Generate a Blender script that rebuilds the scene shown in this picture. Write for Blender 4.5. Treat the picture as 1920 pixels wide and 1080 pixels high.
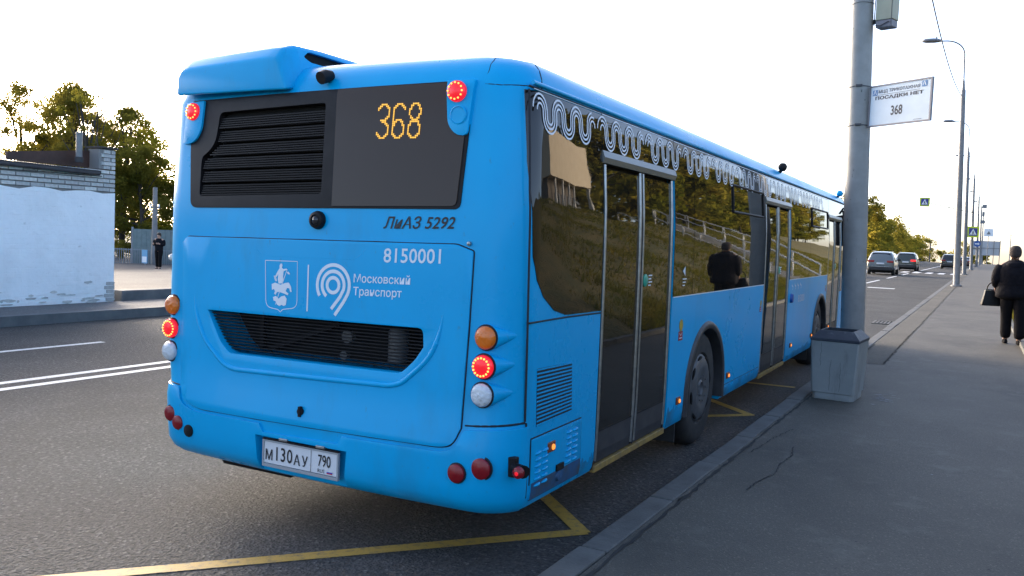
import bpy, bmesh, math, random
import numpy as np
from mathutils import Vector, Matrix
random.seed(7); RNG = np.random.default_rng(7)
R = math.radians
S = bpy.context.scene
COL = S.collection
for o in list(bpy.data.objects): bpy.data.objects.remove(o)

# ------------------------------------------------------------------ camera
YAW, PITCH, ROLL, FPX = 0.4891995, -0.0592603, 0.0405624, 1617.29
def cam_axes():
    cy, sy, cp, sp = math.cos(YAW), math.sin(YAW), math.cos(PITCH), math.sin(PITCH)
    f = Vector((-sy*cp, cy*cp, sp)); r = Vector((cy, sy, 0)); u = r.cross(f)
    return r*math.cos(ROLL)+u*math.sin(ROLL), -r*math.sin(ROLL)+u*math.cos(ROLL), f
cd = bpy.data.cameras.new('camera'); cam = bpy.data.objects.new('camera', cd); COL.objects.link(cam)
r_, u_, f_ = cam_axes()
M = Matrix((r_, u_, -f_)).transposed().to_4x4(); M.translation = (3.16258, -3.63544, 1.67442)
cam.matrix_world = M
cd.sensor_width = 36; cd.lens = 36*FPX/1920; cd.clip_end = 4000; cd.clip_start = .05
S.camera = cam
# ------------------------------------------------------------------ sky, sun, exposure
SUN_AZ, SUN_EL = R(64), R(17)          # azimuth measured from +Y towards -X
w = bpy.data.worlds.new('World'); S.world = w; w.use_nodes = True
nt = w.node_tree; bg = nt.nodes['Background']
sky = nt.nodes.new('ShaderNodeTexSky'); sky.sky_type = 'NISHITA'; sky.sun_disc = False
sky.sun_elevation = SUN_EL; sky.sun_rotation = -SUN_AZ
sky.air_density = 0.55; sky.dust_density = 2.1; sky.ozone_density = 0.3
nt.links.new(sky.outputs[0], bg.inputs[0]); bg.inputs[1].default_value = 0.15
sl = bpy.data.lights.new('sun', 'SUN'); sl.energy = 0.55; sl.angle = R(12); sl.color = (1, .89, .74)
so = bpy.data.objects.new('sun', sl); COL.objects.link(so)
sd = Vector((-math.sin(SUN_AZ)*math.cos(SUN_EL), math.cos(SUN_AZ)*math.cos(SUN_EL), math.sin(SUN_EL)))
so.rotation_euler = sd.to_track_quat('Z', 'Y').to_euler()
S.view_settings.view_transform = 'Standard'; S.view_settings.look = 'None'; S.view_settings.gamma = 1
S.view_settings.use_curve_mapping = False
S.view_settings.exposure = 2.22

# ------------------------------------------------------------------ helpers
def tag(o, label=None, cat=None, group=None, kind=None):
    if label: o['label'] = label
    if cat: o['category'] = cat
    if group: o['group'] = group
    if kind: o['kind'] = kind
    return o
def root(name, loc, label, cat, group=None, rz=0):
    e = bpy.data.objects.new(name, None); COL.objects.link(e); e.location = loc
    e.rotation_euler = (0, 0, rz); e.empty_display_size = .2
    return tag(e, label, cat, group)
def obj(name, mesh, mat=None, parent=None, smooth=None):
    o = bpy.data.objects.new(name, mesh); COL.objects.link(o)
    if mat is not None and not mesh.materials: mesh.materials.append(mat)
    if parent is not None: o.parent = parent
    if smooth is not None: shade(mesh, smooth)
    return o
def shade(mesh, ang):
    mesh.polygons.foreach_set('use_smooth', [True]*len(mesh.polygons))
    mesh.set_sharp_from_angle(angle=R(ang))
def copy_tree(o, parent=None):
    c = o.copy(); COL.objects.link(c); c.parent = parent
    for ch in list(o.children): copy_tree(ch, c)
    return c
class MB:
    def __init__(s): s.v = []; s.f = []
    def add(s, V, F):
        n = len(s.v); s.v += [tuple(v) for v in V]; s.f += [tuple(i+n for i in f) for f in F]; return s
    def box(s, a, b):
        (x0, y0, z0), (x1, y1, z1) = a, b
        return s.add([(x0,y0,z0),(x1,y0,z0),(x1,y1,z0),(x0,y1,z0),(x0,y0,z1),(x1,y0,z1),(x1,y1,z1),(x0,y1,z1)],
            [(3,2,1,0),(4,5,6,7),(0,1,5,4),(1,2,6,5),(2,3,7,6),(3,0,4,7)])
    def bar(s, p, q, w, h=None, up=(0,0,1)):
        h = h or w; p, q = Vector(p), Vector(q); d = (q-p).normalized(); up = Vector(up)
        if abs(d.dot(up)) > .98: up = Vector((0,1,0))
        a = d.cross(up).normalized()*w/2; b = a.cross(d).normalized()*h/2
        V = [c+i*a+j*b for c in (p, q) for i, j in ((-1,-1),(1,-1),(1,1),(-1,1))]
        return s.add(V, [(0,1,2,3),(7,6,5,4),(0,4,5,1),(1,5,6,2),(2,6,7,3),(3,7,4,0)])
    def tube(s, pts, rad, n=8, cap=True, sx=1., sy=1.):
        pts = [Vector(p) for p in pts]; m = len(pts)
        if not hasattr(rad, '__len__'): rad = [rad]*m
        V = []; F = []; pa = None
        for i, p in enumerate(pts):
            d = (pts[min(i+1, m-1)]-pts[max(i-1, 0)]).normalized()
            if pa is None:
                ref = Vector((0,0,1)) if abs(d.z) < .9 else Vector((0,1,0))
                a = d.cross(ref).normalized()
            else:
                a = (pa-d*pa.dot(d)).normalized()
            pa = a; b = d.cross(a)
            for k in range(n):
                t = 2*math.pi*k/n; V.append(p+a*math.cos(t)*rad[i]*sx+b*math.sin(t)*rad[i]*sy)
        for i in range(m-1):
            for k in range(n):
                F.append((i*n+k, i*n+(k+1)%n, (i+1)*n+(k+1)%n, (i+1)*n+k))
        if cap: F += [tuple(range(n-1,-1,-1)), tuple(range((m-1)*n, m*n))]
        return s.add(V, F)
    def rings(s, rings, cap=True, closed=True):
        n = len(rings[0]); V = [v for r in rings for v in r]; F = []
        for i in range(len(rings)-1):
            for k in range(n if closed else n-1):
                F.append((i*n+k, i*n+(k+1)%n, (i+1)*n+(k+1)%n, (i+1)*n+k))
        if cap: F += [tuple(range(n-1,-1,-1)), tuple(range((len(rings)-1)*n, len(rings)*n))]
        return s.add(V, F)
    def lathe(s, prof, n=24, o=(0,0,0), axis='z'):
        rs = []
        for r, h in prof:
            ring = []
            for k in range(n):
                t = 2*math.pi*k/n; a, b = r*math.cos(t), r*math.sin(t)
                ring.append({'z': (o[0]+a, o[1]+b, o[2]+h), 'x': (o[0]+h, o[1]+a, o[2]+b), 'y': (o[0]+a, o[1]+h, o[2]-b)}[axis])
            rs.append(ring)
        return s.rings(rs)
    def prism(s, poly, a, b, axis='y'):
        n = len(poly)
        def P(u, v, h): return {'y': (u,h,v), 'x': (h,u,v), 'z': (u,v,h)}[axis]
        V = [P(u,v,a) for u,v in poly]+[P(u,v,b) for u,v in poly]
        return s.add(V, [tuple(range(n-1,-1,-1)), tuple(range(n,2*n))]+[(i,(i+1)%n,n+(i+1)%n,n+i) for i in range(n)])
    def mesh(s, name, fix=True):
        m = bpy.data.meshes.new(name); m.from_pydata(s.v, [], s.f)
        if fix:
            bm = bmesh.new(); bm.from_mesh(m); bmesh.ops.recalc_face_normals(bm, faces=bm.faces); bm.to_mesh(m); bm.free()
        m.update(); return m
    def build(s, name, mat=None, parent=None, smooth=None, bevel=0, seg=2):
        m = s.mesh(name)
        if bevel: m = apply_mods(m, [('BEVEL', dict(width=bevel, segments=seg, limit_method='ANGLE', angle_limit=R(30)))])
        m.name = name
        return obj(name, m, mat, parent, smooth)
def apply_mods(mesh, mods):
    o = bpy.data.objects.new('tmp', mesh); COL.objects.link(o)
    for t, kw in mods:
        md = o.modifiers.new('m', t)
        for k, v in kw.items(): setattr(md, k, v)
    dg = bpy.context.evaluated_depsgraph_get(); dg.update()
    m = bpy.data.meshes.new_from_object(o.evaluated_get(dg))
    bpy.data.objects.remove(o); return m
def boolean(a, b, op):
    ob = bpy.data.objects.new('cut', b); COL.objects.link(ob)
    m = apply_mods(a, [('BOOLEAN', dict(operation=op, object=ob, solver='EXACT'))])
    bpy.data.objects.remove(ob); return m
def rpoly(pts, r, n=5):
    """round the corners of a polygon; r number or list"""
    out = []; m = len(pts)
    for i, p in enumerate(pts):
        rr = r[i] if hasattr(r, '__len__') else r
        p = Vector(p); a = Vector(pts[i-1]); b = Vector(pts[(i+1) % m])
        if rr <= 0: out.append(tuple(p)); continue
        da, db = a-p, b-p; ra = min(rr, da.length*.49, db.length*.49)
        s, e = p+da.normalized()*ra, p+db.normalized()*ra
        for k in range(n+1):
            t = k/n; out.append(tuple(s*(1-t)**2+p*2*t*(1-t)+e*t*t))
    return out

# ------------------------------------------------------------------ materials
def mat(name, col, rough=.5, metal=0., spec=.5, coat=0., emit=None, es=0., ior=None, var=None, bump=None, rv=None, col2=None, nscale=None, coord='Object', detail=6.):
    m = bpy.data.materials.new(name); m.use_nodes = True
    t = m.node_tree; b = t.nodes['Principled BSDF']; L = t.links
    b.inputs['Base Color'].default_value = (*col, 1); b.inputs['Roughness'].default_value = rough
    b.inputs['Metallic'].default_value = metal; b.inputs['Specular IOR Level'].default_value = spec
    b.inputs['Coat Weight'].default_value = coat; b.inputs['Coat Roughness'].default_value = .06
    if ior: b.inputs['IOR'].default_value = ior
    if emit: b.inputs['Emission Color'].default_value = (*emit, 1); b.inputs['Emission Strength'].default_value = es
    tc = t.nodes.new('ShaderNodeTexCoord')
    if col2 is not None:
        n = t.nodes.new('ShaderNodeTexNoise'); n.inputs['Scale'].default_value = nscale or 3; n.inputs['Detail'].default_value = detail
        n.inputs['Roughness'].default_value = .62
        L.new(tc.outputs[coord], n.inputs['Vector'])
        rp = t.nodes.new('ShaderNodeValToRGB'); rp.color_ramp.elements[0].position = var[0] if var else .38; rp.color_ramp.elements[1].position = var[1] if var else .64
        rp.color_ramp.elements[0].color = (*col, 1); rp.color_ramp.elements[1].color = (*col2, 1)
        L.new(n.outputs['Fac'], rp.inputs[0]); L.new(rp.outputs[0], b.inputs['Base Color'])
        if rv:
            mr = t.nodes.new('ShaderNodeMapRange'); mr.inputs['To Min'].default_value = rv[0]; mr.inputs['To Max'].default_value = rv[1]
            L.new(n.outputs['Fac'], mr.inputs[0]); L.new(mr.outputs[0], b.inputs['Roughness'])
    if bump:
        n2 = t.nodes.new('ShaderNodeTexNoise'); n2.inputs['Scale'].default_value = bump[0]; n2.inputs['Detail'].default_value = 4
        L.new(tc.outputs[coord], n2.inputs['Vector'])
        bp = t.nodes.new('ShaderNodeBump'); bp.inputs['Strength'].default_value = bump[1]; bp.inputs['Distance'].default_value = bump[2] if len(bump) > 2 else .01
        L.new(n2.outputs['Fac'], bp.inputs['Height']); L.new(bp.outputs[0], b.inputs['Normal'])
    return m
def asphalt(name, dark, light, patch, grain=140, bstr=.6, bdist=.006, rough=.85, spec=.35):
    m = bpy.data.materials.new(name); m.use_nodes = True; t = m.node_tree; L = t.links; N = t.nodes.new
    b = t.nodes['Principled BSDF']; tc = N('ShaderNodeTexCoord')
    vo = N('ShaderNodeTexVoronoi'); vo.inputs['Scale'].default_value = grain; L.new(tc.outputs['Object'], vo.inputs['Vector'])
    n1 = N('ShaderNodeTexNoise'); n1.inputs['Scale'].default_value = grain*.55; n1.inputs['Detail'].default_value = 5; n1.inputs['Roughness'].default_value = .7; L.new(tc.outputs['Object'], n1.inputs['Vector'])
    n2 = N('ShaderNodeTexNoise'); n2.inputs['Scale'].default_value = .55; n2.inputs['Detail'].default_value = 7; n2.inputs['Roughness'].default_value = .6; L.new(tc.outputs['Object'], n2.inputs['Vector'])
    r1 = N('ShaderNodeValToRGB'); r1.color_ramp.elements[0].position = .36; r1.color_ramp.elements[1].position = .7
    r1.color_ramp.elements[0].color = (*dark, 1); r1.color_ramp.elements[1].color = (*light, 1); L.new(n1.outputs['Fac'], r1.inputs[0])
    sepc = N('ShaderNodeSeparateColor'); L.new(vo.outputs['Color'], sepc.inputs[0])
    r3 = N('ShaderNodeValToRGB'); r3.color_ramp.elements[0].position = .9; r3.color_ramp.elements[1].position = 1.0
    r3.color_ramp.elements[0].color = (0,0,0,1); r3.color_ramp.elements[1].color = (.6,.6,.6,1); L.new(sepc.outputs[0], r3.inputs[0])
    mx0 = N('ShaderNodeMix'); mx0.data_type = 'RGBA'; L.new(r3.outputs[0], mx0.inputs['Factor']); L.new(r1.outputs[0], mx0.inputs['A']); mx0.inputs['B'].default_value = (light[0]*2, light[1]*2, light[2]*1.95, 1)
    r2 = N('ShaderNodeValToRGB'); r2.color_ramp.elements[0].position = .32; r2.color_ramp.elements[1].position = .7
    r2.color_ramp.elements[0].color = (patch[0], patch[0], patch[0], 1); r2.color_ramp.elements[1].color = (patch[1], patch[1], patch[1], 1); L.new(n2.outputs['Fac'], r2.inputs[0])
    mx = N('ShaderNodeMix'); mx.data_type = 'RGBA'; mx.blend_type = 'MULTIPLY'; mx.inputs['Factor'].default_value = 1
    L.new(mx0.outputs['Result'], mx.inputs['A']); L.new(r2.outputs[0], mx.inputs['B']); L.new(mx.outputs['Result'], b.inputs['Base Color'])
    b.inputs['Roughness'].default_value = rough; b.inputs['Specular IOR Level'].default_value = spec
    ad = N('ShaderNodeMath'); ad.operation = 'ADD'; L.new(vo.outputs['Distance'], ad.inputs[0]); L.new(n1.outputs['Fac'], ad.inputs[1])
    bp = N('ShaderNodeBump'); bp.inputs['Strength'].default_value = bstr; bp.inputs['Distance'].default_value = bdist
    L.new(ad.outputs[0], bp.inputs['Height']); L.new(bp.outputs[0], b.inputs['Normal'])
    return m
def leafmat(name, c1, c2, sc=.5, trans=.5):
    m = bpy.data.materials.new(name); m.use_nodes = True; t = m.node_tree; L = t.links; N = t.nodes.new
    t.nodes.remove(t.nodes['Principled BSDF']); out = t.nodes['Material Output']
    tc = N('ShaderNodeTexCoord'); n = N('ShaderNodeTexNoise'); n.inputs['Scale'].default_value = sc; n.inputs['Detail'].default_value = 8; n.inputs['Roughness'].default_value = .75
    L.new(tc.outputs['Object'], n.inputs['Vector']); rp = N('ShaderNodeValToRGB')
    rp.color_ramp.elements[0].position = .36; rp.color_ramp.elements[1].position = .66
    rp.color_ramp.elements[0].color = (*c1, 1); rp.color_ramp.elements[1].color = (*c2, 1); L.new(n.outputs['Fac'], rp.inputs[0])
    d = N('ShaderNodeBsdfDiffuse'); tr = N('ShaderNodeBsdfTranslucent'); mx = N('ShaderNodeMixShader'); mx.inputs[0].default_value = trans
    L.new(rp.outputs[0], d.inputs[0]); hs = N('ShaderNodeMix'); hs.data_type = 'RGBA'; hs.blend_type = 'MULTIPLY'; hs.inputs['Factor'].default_value = 1; hs.inputs['B'].default_value = (1.6,1.5,.9,1); L.new(rp.outputs[0], hs.inputs['A']); L.new(hs.outputs['Result'], tr.inputs[0]); L.new(d.outputs[0], mx.inputs[1]); L.new(tr.outputs[0], mx.inputs[2]); L.new(mx.outputs[0], out.inputs[0])
    return m
def spots(m, scale, lo, hi, col, amt=1., stretch=(1,1,1), detail=5., rough=None):
    """stains, chips or grime laid over a material: thresholded noise of its own colour"""
    t = m.node_tree; L = t.links; b = t.nodes['Principled BSDF']; inp = b.inputs['Base Color']
    tc = t.nodes.new('ShaderNodeTexCoord'); mp = t.nodes.new('ShaderNodeMapping'); mp.inputs['Scale'].default_value = stretch; L.new(tc.outputs['Object'], mp.inputs[0])
    n = t.nodes.new('ShaderNodeTexNoise'); n.inputs['Scale'].default_value = scale; n.inputs['Detail'].default_value = detail; n.inputs['Roughness'].default_value = .65; L.new(mp.outputs[0], n.inputs['Vector'])
    mr = t.nodes.new('ShaderNodeMapRange'); mr.inputs['From Min'].default_value = lo; mr.inputs['From Max'].default_value = hi; mr.inputs['To Max'].default_value = amt; L.new(n.outputs['Fac'], mr.inputs[0])
    mx = t.nodes.new('ShaderNodeMix'); mx.data_type = 'RGBA'; L.new(mr.outputs[0], mx.inputs['Factor']); mx.inputs['B'].default_value = (*col, 1)
    if inp.links: L.new(inp.links[0].from_socket, mx.inputs['A'])
    else: mx.inputs['A'].default_value = inp.default_value
    L.new(mx.outputs['Result'], inp); return m
BLUE = mat('bus_blue_paint', (.0003,.36,.68), .27, spec=.2, coat=.06, col2=(.0004,.385,.72), nscale=1.2, rv=(.18,.42), bump=(2.4,.10,.02))
SKIRT = mat('dusty_skirt_paint', (.012,.10,.24), .55, col2=(.05,.075,.10), nscale=7, var=(.3,.6))
GLASS = mat('tinted_glass', (.012,.010,.008), .015, spec=.5, ior=1.47, bump=(1.1,.06,.02))
REARGLASS = mat('smoked_rear_glass', (.060,.042,.030), .04, spec=.5, ior=1.33)
BLACK = mat('black_plastic', (.010,.009,.010), .5, spec=.2, col2=(.015,.014,.015), nscale=8)
TRIM = mat('dark_grey_trim', (.03,.03,.033), .5, col2=(.045,.045,.047), nscale=10)
SEAM = mat('dark_seam', (.006,.012,.02), .7)
VOID = mat('deep_black', (.003,.003,.003), .9)
SILVER = mat('brushed_aluminium', (.42,.43,.42), .32, metal=.85, col2=(.3,.31,.31), nscale=20)
RUBBER = mat('tyre_rubber', (.018,.018,.018), .8, col2=(.035,.033,.03), nscale=9, bump=(60,.2,.004))
HUB = mat('grey_hub_cap', (.085,.09,.095), .5, col2=(.06,.06,.06), nscale=14)
WHITE = mat('white_vinyl', (.72,.76,.8), .4)
ORN = mat('frosted_white_vinyl', (.74,.78,.82), .45, spec=.3)
DIGIT = mat('black_lettering', (.012,.013,.015), .5)
LEDA = mat('amber_led', (.1,.04,.01), .5, emit=(1,.54,.06), es=.27)
LEDR = mat('red_lens_lit', (.35,.006,.012), .25, emit=(1,.015,.03), es=.16)
LEDY = mat('bright_led_dot', (.8,.4,.1), .3, emit=(1,.33,.06), es=.55)
REDREF = mat('red_reflector', (.23,.006,.012), .22, bump=(220,.4,.003))
ORANGE = mat('orange_lens', (.75,.17,.01), .2, coat=.4, bump=(48,.9,.008))
CLEAR = mat('clear_lens', (.62,.66,.68), .15, coat=.5, bump=(44,1.,.014))
YELLOW = mat('yellow_sill_paint', (.35,.22,.05), .6, col2=(.16,.11,.05), nscale=15)
PLATEW = mat('plate_white', (.68,.69,.70), .35)
STEEL = mat('grey_pole_paint', (.26,.255,.24), .5, col2=(.22,.216,.204), nscale=6, bump=(25,.25,.004), rv=(.35,.6))
POLEG = mat('grey_galvanised_pole', (.2,.2,.2), .55, col2=(.15,.15,.15), nscale=4)

# ------------------------------------------------------------------ ground, road, pavements
YS = .0105                       # the road turns slightly away from the bus axis
def X(u, y): return u+YS*y
ASPH = asphalt('road_asphalt', (.032,.0315,.0305), (.105,.102,.097), (.75,1.15), grain=62, bstr=.8, bdist=.012, rough=.85, spec=.25)
WALK = asphalt('pavement_asphalt', (.074,.065,.050), (.118,.105,.083), (.74,1.22), grain=130, bstr=.5, bdist=.005, rough=.72, spec=.4)
WALKL = asphalt('far_pavement_asphalt', (.10,.10,.10), (.17,.165,.16), (.8,1.1), grain=60, bstr=.4, bdist=.006)
KERB = mat('kerb_concrete', (.088,.085,.076), .75, col2=(.128,.124,.112), nscale=5, bump=(70,.5,.006))
KERBD = mat('dark_kerb_concrete', (.09,.095,.10), .8, col2=(.14,.14,.14), nscale=3, bump=(40,.5,.006))
def paint(name, c, wear):
    m = mat(name, c, .6, bump=(90,.5,.004)); t = m.node_tree; L = t.links; b = t.nodes['Principled BSDF']
    tc = t.nodes['Texture Coordinate']; n = t.nodes.new('ShaderNodeTexNoise'); n.inputs['Scale'].default_value = 22; n.inputs['Detail'].default_value = 8; n.inputs['Roughness'].default_value = .75
    L.new(tc.outputs['Object'], n.inputs['Vector']); rp = t.nodes.new('ShaderNodeValToRGB'); e = rp.color_ramp.elements
    e[0].position = wear[0]; e[1].position = wear[1]; e[0].color = (.07,.068,.064,1); e[1].color = (*c,1)
    L.new(n.outputs['Fac'], rp.inputs[0]); L.new(rp.outputs[0], b.inputs['Base Color']); return m
spots(BLUE, 2.2, .52, .78, (.03,.20,.33), .5, (1,1,.35), 8); spots(BLUE, 26, .66, .74, (.06,.16,.22), .35, (1,1,.5), 4)
spots(WALK, .9, .52, .72, (.042,.038,.031), .75, (1,.6,1), 9); spots(WALK, 3.2, .56, .70, (.15,.138,.112), .55, (1,1,1), 8); spots(WALK, 34, .70, .73, (.02,.02,.02), .8, (1,1,1), 2)
spots(ASPH, .7, .54, .74, (.035,.033,.03), .45, (1,.25,1), 8); spots(ASPH, 2.6, .60, .72, (.13,.125,.115), .35, (1,.5,1), 7)
spots(KERB, 4, .5, .7, (.05,.05,.045), .6); spots(KERB, 30, .68, .72, (.2,.2,.19), .6)
spots(STEEL, 14, .66, .69, (.07,.065,.06), .9, (1,1,.5), 5); spots(STEEL, 1.4, .5, .75, (.12,.12,.115), .6, (1,1,.15), 6)
PWHITE = paint('white_road_paint', (.62,.62,.6), (.3,.45))
PYEL = paint('yellow_road_paint', (.42,.255,.04), (.3,.5))
GRASS = mat('grass_ground', (.058,.062,.016), .95, col2=(.125,.095,.028), nscale=1.6, bump=(14,.8,.08))
EARTH = mat('dry_ground', (.09,.085,.06), .95, col2=(.12,.115,.08), nscale=.4)
YARD = asphalt('yard_concrete', (.085,.08,.075), (.14,.13,.12), (.75,1.1), grain=40, bstr=.3, bdist=.01)

def crest(y):
    return 0. if y < 150 else -.000055*(y-150)**2
g = MB(); rr = [0, 60, 120, 200, 300, 450, 700, 1100]; na = 48
rings = []
for r0 in rr[1:]:
    z = -.95 - .012*max(0, r0-200)
    rings.append([(r0*math.cos(2*math.pi*k/na), 40+r0*math.sin(2*math.pi*k/na), z) for k in range(na)])
g.rings(rings, cap=False); g.f.append(tuple(range(na)))
o = g.build('ground', EARTH); tag(o, kind='structure')

ysn = list(np.arange(-14, 40, 3.))+list(np.arange(40, 262, 10.))
def strip(u0, u1, y0, y1, z, thick=0., n=None):
    m = MB(); ys = [y for y in ysn if y0 < y < y1]; ys = [y0]+ys+[y1]
    V = []; F = []
    for y in ys:
        V += [(X(u0,y), y, z+crest(y)), (X(u1,y), y, z+crest(y))]
    for i in range(len(ys)-1): F.append((2*i, 2*i+1, 2*i+3, 2*i+2))
    m.add(V, F); return m
road = strip(-9.72, 1.50, -14, 260, 0).build('road', ASPH); tag(road, kind='structure')
def flat(name, poly, z, mt, par):
    return MB().add([(x, y, z+crest(y)) for x, y in poly], [tuple(range(len(poly)))]).build(name, mt, par)
def ribbon(pts, wd):
    L_, R_ = [], []
    for i, p in enumerate(pts):
        p = Vector(p); a = Vector(pts[max(i-1,0)]); b = Vector(pts[min(i+1,len(pts)-1)]); d = (b-a).normalized(); n = Vector((-d.y, d.x))
        ww = wd[i] if hasattr(wd,'__len__') else wd
        L_.append(tuple(p+n*ww/2)); R_.append(tuple(p-n*ww/2))
    return L_+R_[::-1]
# yellow bus-stop zigzag (mitred) and white lane lines
zz = [(-2.75,-2.95), (-.72,-1.2), (1.30,.86), (-.75,2.95), (1.30,4.98), (-.75,7.06), (1.32,9.1), (-.7,11.2)]
zz[0] = (-2.8, -1.22)
def zigzag(a, b, wd=.095):
    a, b = Vector(a), Vector(b); d = (b-a).normalized(); n = Vector((-d.y, d.x))*wd/2
    return [tuple(a-n-d*wd*.3), tuple(b-n+d*wd*.3), tuple(b+n+d*wd*.3), tuple(a+n-d*wd*.3)]
segs = [((-1.41,-2.16),(1.28,.86)), ((1.28,.87),(-.75,2.95)), ((-.75,2.95),(1.30,5.0)), ((1.30,5.0),(-.75,7.05)), ((1.34,7.08),(.0,7.0))]
for i, (a, b) in enumerate(segs):
    flat('yellow_marking', zigzag(a, b), .004+.0015*(i % 2), PYEL, road)
for u in (-5.36, -5.04):
    o = strip(u-.06, u+.06, -14, 74, .004).build('double_line', PWHITE, road)
for y0 in (-12.5, -4.8, 2.9-4.2+3.2-.9):
    pass
for y0, y1 in ((-9.5,-3.5), (-.2,4.15), (8.2,12.2), (16,20), (24,28)):
    strip(-7.42, -7.31, y0, y1, .004).build('lane_dash', PWHITE, road)
for k in range(9):
    y0 = 1+k*11.; strip(-2.27, -2.12, y0, min(y0+6.5, 74.5), .004).build('lane_dash', PWHITE, road)
strip(-2.27, -2.12, 84, 200, .004).build('lane_line', PWHITE, road)
for k in range(9):
    u = -6.9+k*.95; strip(u, u+.5, 76.5, 81.5, .0045).build('crossing_bar', PWHITE, road)
strip(-1.5, -.35, 39.2, 39.9, .004).build('worn_marking', PWHITE, road)
# kerb right: stones one metre long
kerb = bpy.data.objects.new('kerb_right', None); COL.objects.link(kerb); tag(kerb, kind='structure')
ks = MB().box((-.075,.004,-.2),(.075,.996,.13)).mesh('kerb_stone')
ks = apply_mods(ks, [('BEVEL', dict(width=.012, segments=2))])
for k in range(36):
    y = -7.9+k*1.03
    o = obj('kerb_stone', ks, KERB, kerb); o.location = (X(1.57,y)+random.uniform(-.006,.006), y, random.uniform(-.006,.006)); o.scale = (1,1.025,1)
    o.rotation_euler = (random.uniform(-.004,.004), random.uniform(-.01,.01), -YS+random.uniform(-.004,.004))
m = MB()
for y0 in np.arange(29.3, 255, 12): m.box((0,0,0),(0,0,0)) if False else m.add([(X(1.5,y0),y0,crest(y0)-.1),(X(1.65,y0),y0,crest(y0)-.1),(X(1.65,y0),y0,crest(y0)+.13),(X(1.5,y0),y0,crest(y0)+.13),(X(1.5,y0+12),y0+12,crest(y0+12)-.1),(X(1.65,y0+12),y0+12,crest(y0+12)-.1),(X(1.65,y0+12),y0+12,crest(y0+12)+.13),(X(1.5,y0+12),y0+12,crest(y0+12)+.13)], [(3,2,6,7),(0,3,7,4),(1,5,6,2)])
m.build('kerb_run', KERB, kerb)
walk = strip(1.652, 12.0, -14, 260, .125).build('pavement', WALK); tag(walk, kind='structure')
STRIPM = asphalt('patched_asphalt', (.080,.072,.057), (.125,.113,.092), (.8,1.2), grain=90, bstr=.6, bdist=.006)
strip(1.66, 2.06, 9.2, 120, .129).build('patched_strip', STRIPM, walk)
DIRT = mat('kerb_dirt', (.06,.052,.04), .95, col2=(.035,.032,.028), nscale=9)
for k in range(34):
    y = -3+k*.55+random.uniform(-.2,.2); pts = ribbon([(X(1.672,y+q*.08)+random.uniform(0,.02), y+q*.08) for q in range(7)], [random.uniform(.01,.05)*(1-abs(q-3)/3.4) for q in range(7)])
    flat('gutter_dirt', pts, .1282, DIRT, walk)
CRACK = mat('crack_dark', (.026,.025,.023), .95)
def crack(pts, w0, jit, n=26):
    P = []; ws = []
    for i in range(len(pts)-1):
        a, b = Vector(pts[i]), Vector(pts[i+1])
        for k in range(n):
            t = k/n; q = a.lerp(b, t); P.append((q.x+random.gauss(0,jit), q.y+random.gauss(0,jit))); ws.append(max(.002, random.gauss(w0, w0*.4)))
    P.append(pts[-1]); ws.append(.002)
    V = []; pl = ribbon(P, ws); n2 = len(P)
    L_, R_ = pl[:n2], pl[n2:][::-1]
    mb = MB(); mb.add([(x,y,.1290) for x,y in L_]+[(x,y,.1290) for x,y in R_], [(i,i+1,n2+i+1,n2+i) for i in range(n2-1)])
    return mb.build('crack', CRACK, walk)
crack([(1.985,1.85),(2.0,2.1),(2.05,2.35),(2.035,2.7),(2.06,2.95),(2.02,3.3)], .007, .006, 10)
crack([(1.78,2.9),(1.82,3.5),(1.9,4.0)], .006, .006)
crack([(1.685+.0,-6),(1.69,0),(1.72,4),(1.76,8),(1.8,12)], .016, .004, 60)
crack([(X(2.06,y_),y_) for y_ in (9.2,12,16,22,30,44)], .022, .010, 30)
for yy in (10.3, 16.5, 24, 33): crack([(1.8,yy),(2.9,yy+.1),(4.3,yy+.05)], .012, .006)
LIT = mat('white_scuff', (.42,.44,.46), .8, col2=(.085,.085,.09), nscale=30, var=(.42,.56))
for k in range(16):
    x, y = 2.30+abs(random.gauss(0,.16)), 6.25+random.gauss(0,.18); a = random.uniform(-.4,.4); l = random.uniform(.02,.09); h = random.uniform(.004,.02)
    pts = [(x+math.cos(t)*l*random.uniform(.6,1)*math.cos(a)-math.sin(t)*h*math.sin(a), y+math.cos(t)*l*math.sin(a)+math.sin(t)*h*random.uniform(.6,1.2)) for t in np.linspace(0, 2*math.pi, 9)[:-1]]
    flat('white_scuff', pts, .129, LIT, walk)
for k in range(60):      # small litter, leaves and grit on the pavement
    x, y = random.uniform(1.8,4.2), random.uniform(-1.5,12); s_ = random.uniform(.003,.009)
    flat('grit', [(x+s_*random.uniform(.7,1.5)*math.cos(t), y+s_*math.sin(t)) for t in (0,1.3,2.4,3.6,5)], .1288, random.choice([CRACK, LIT, KERB]), walk)
# drain
dg_ = root('drain_grate', (X(1.27,18.4),18.4,.0), 'cast iron drain grate set in the road beside the kerb', 'drain')
MB().box((-.27,-.42,-.02),(.27,.42,.006)).build('pit', VOID, dg_)
fr = MB(); fr.box((-.3,-.45,-.02),(-.25,.45,.02)); fr.box((.25,-.45,-.02),(.3,.45,.02)); fr.box((-.25,-.45,-.02),(.25,-.4,.02)); fr.box((-.25,.4,-.02),(.25,.45,.02)); fr.build('frame', KERB, dg_)
for k in range(6): MB().box((-.22+k*.08,-.4,-.015),(-.18+k*.08,.4,.018)).build('bar', KERB, dg_)

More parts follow.
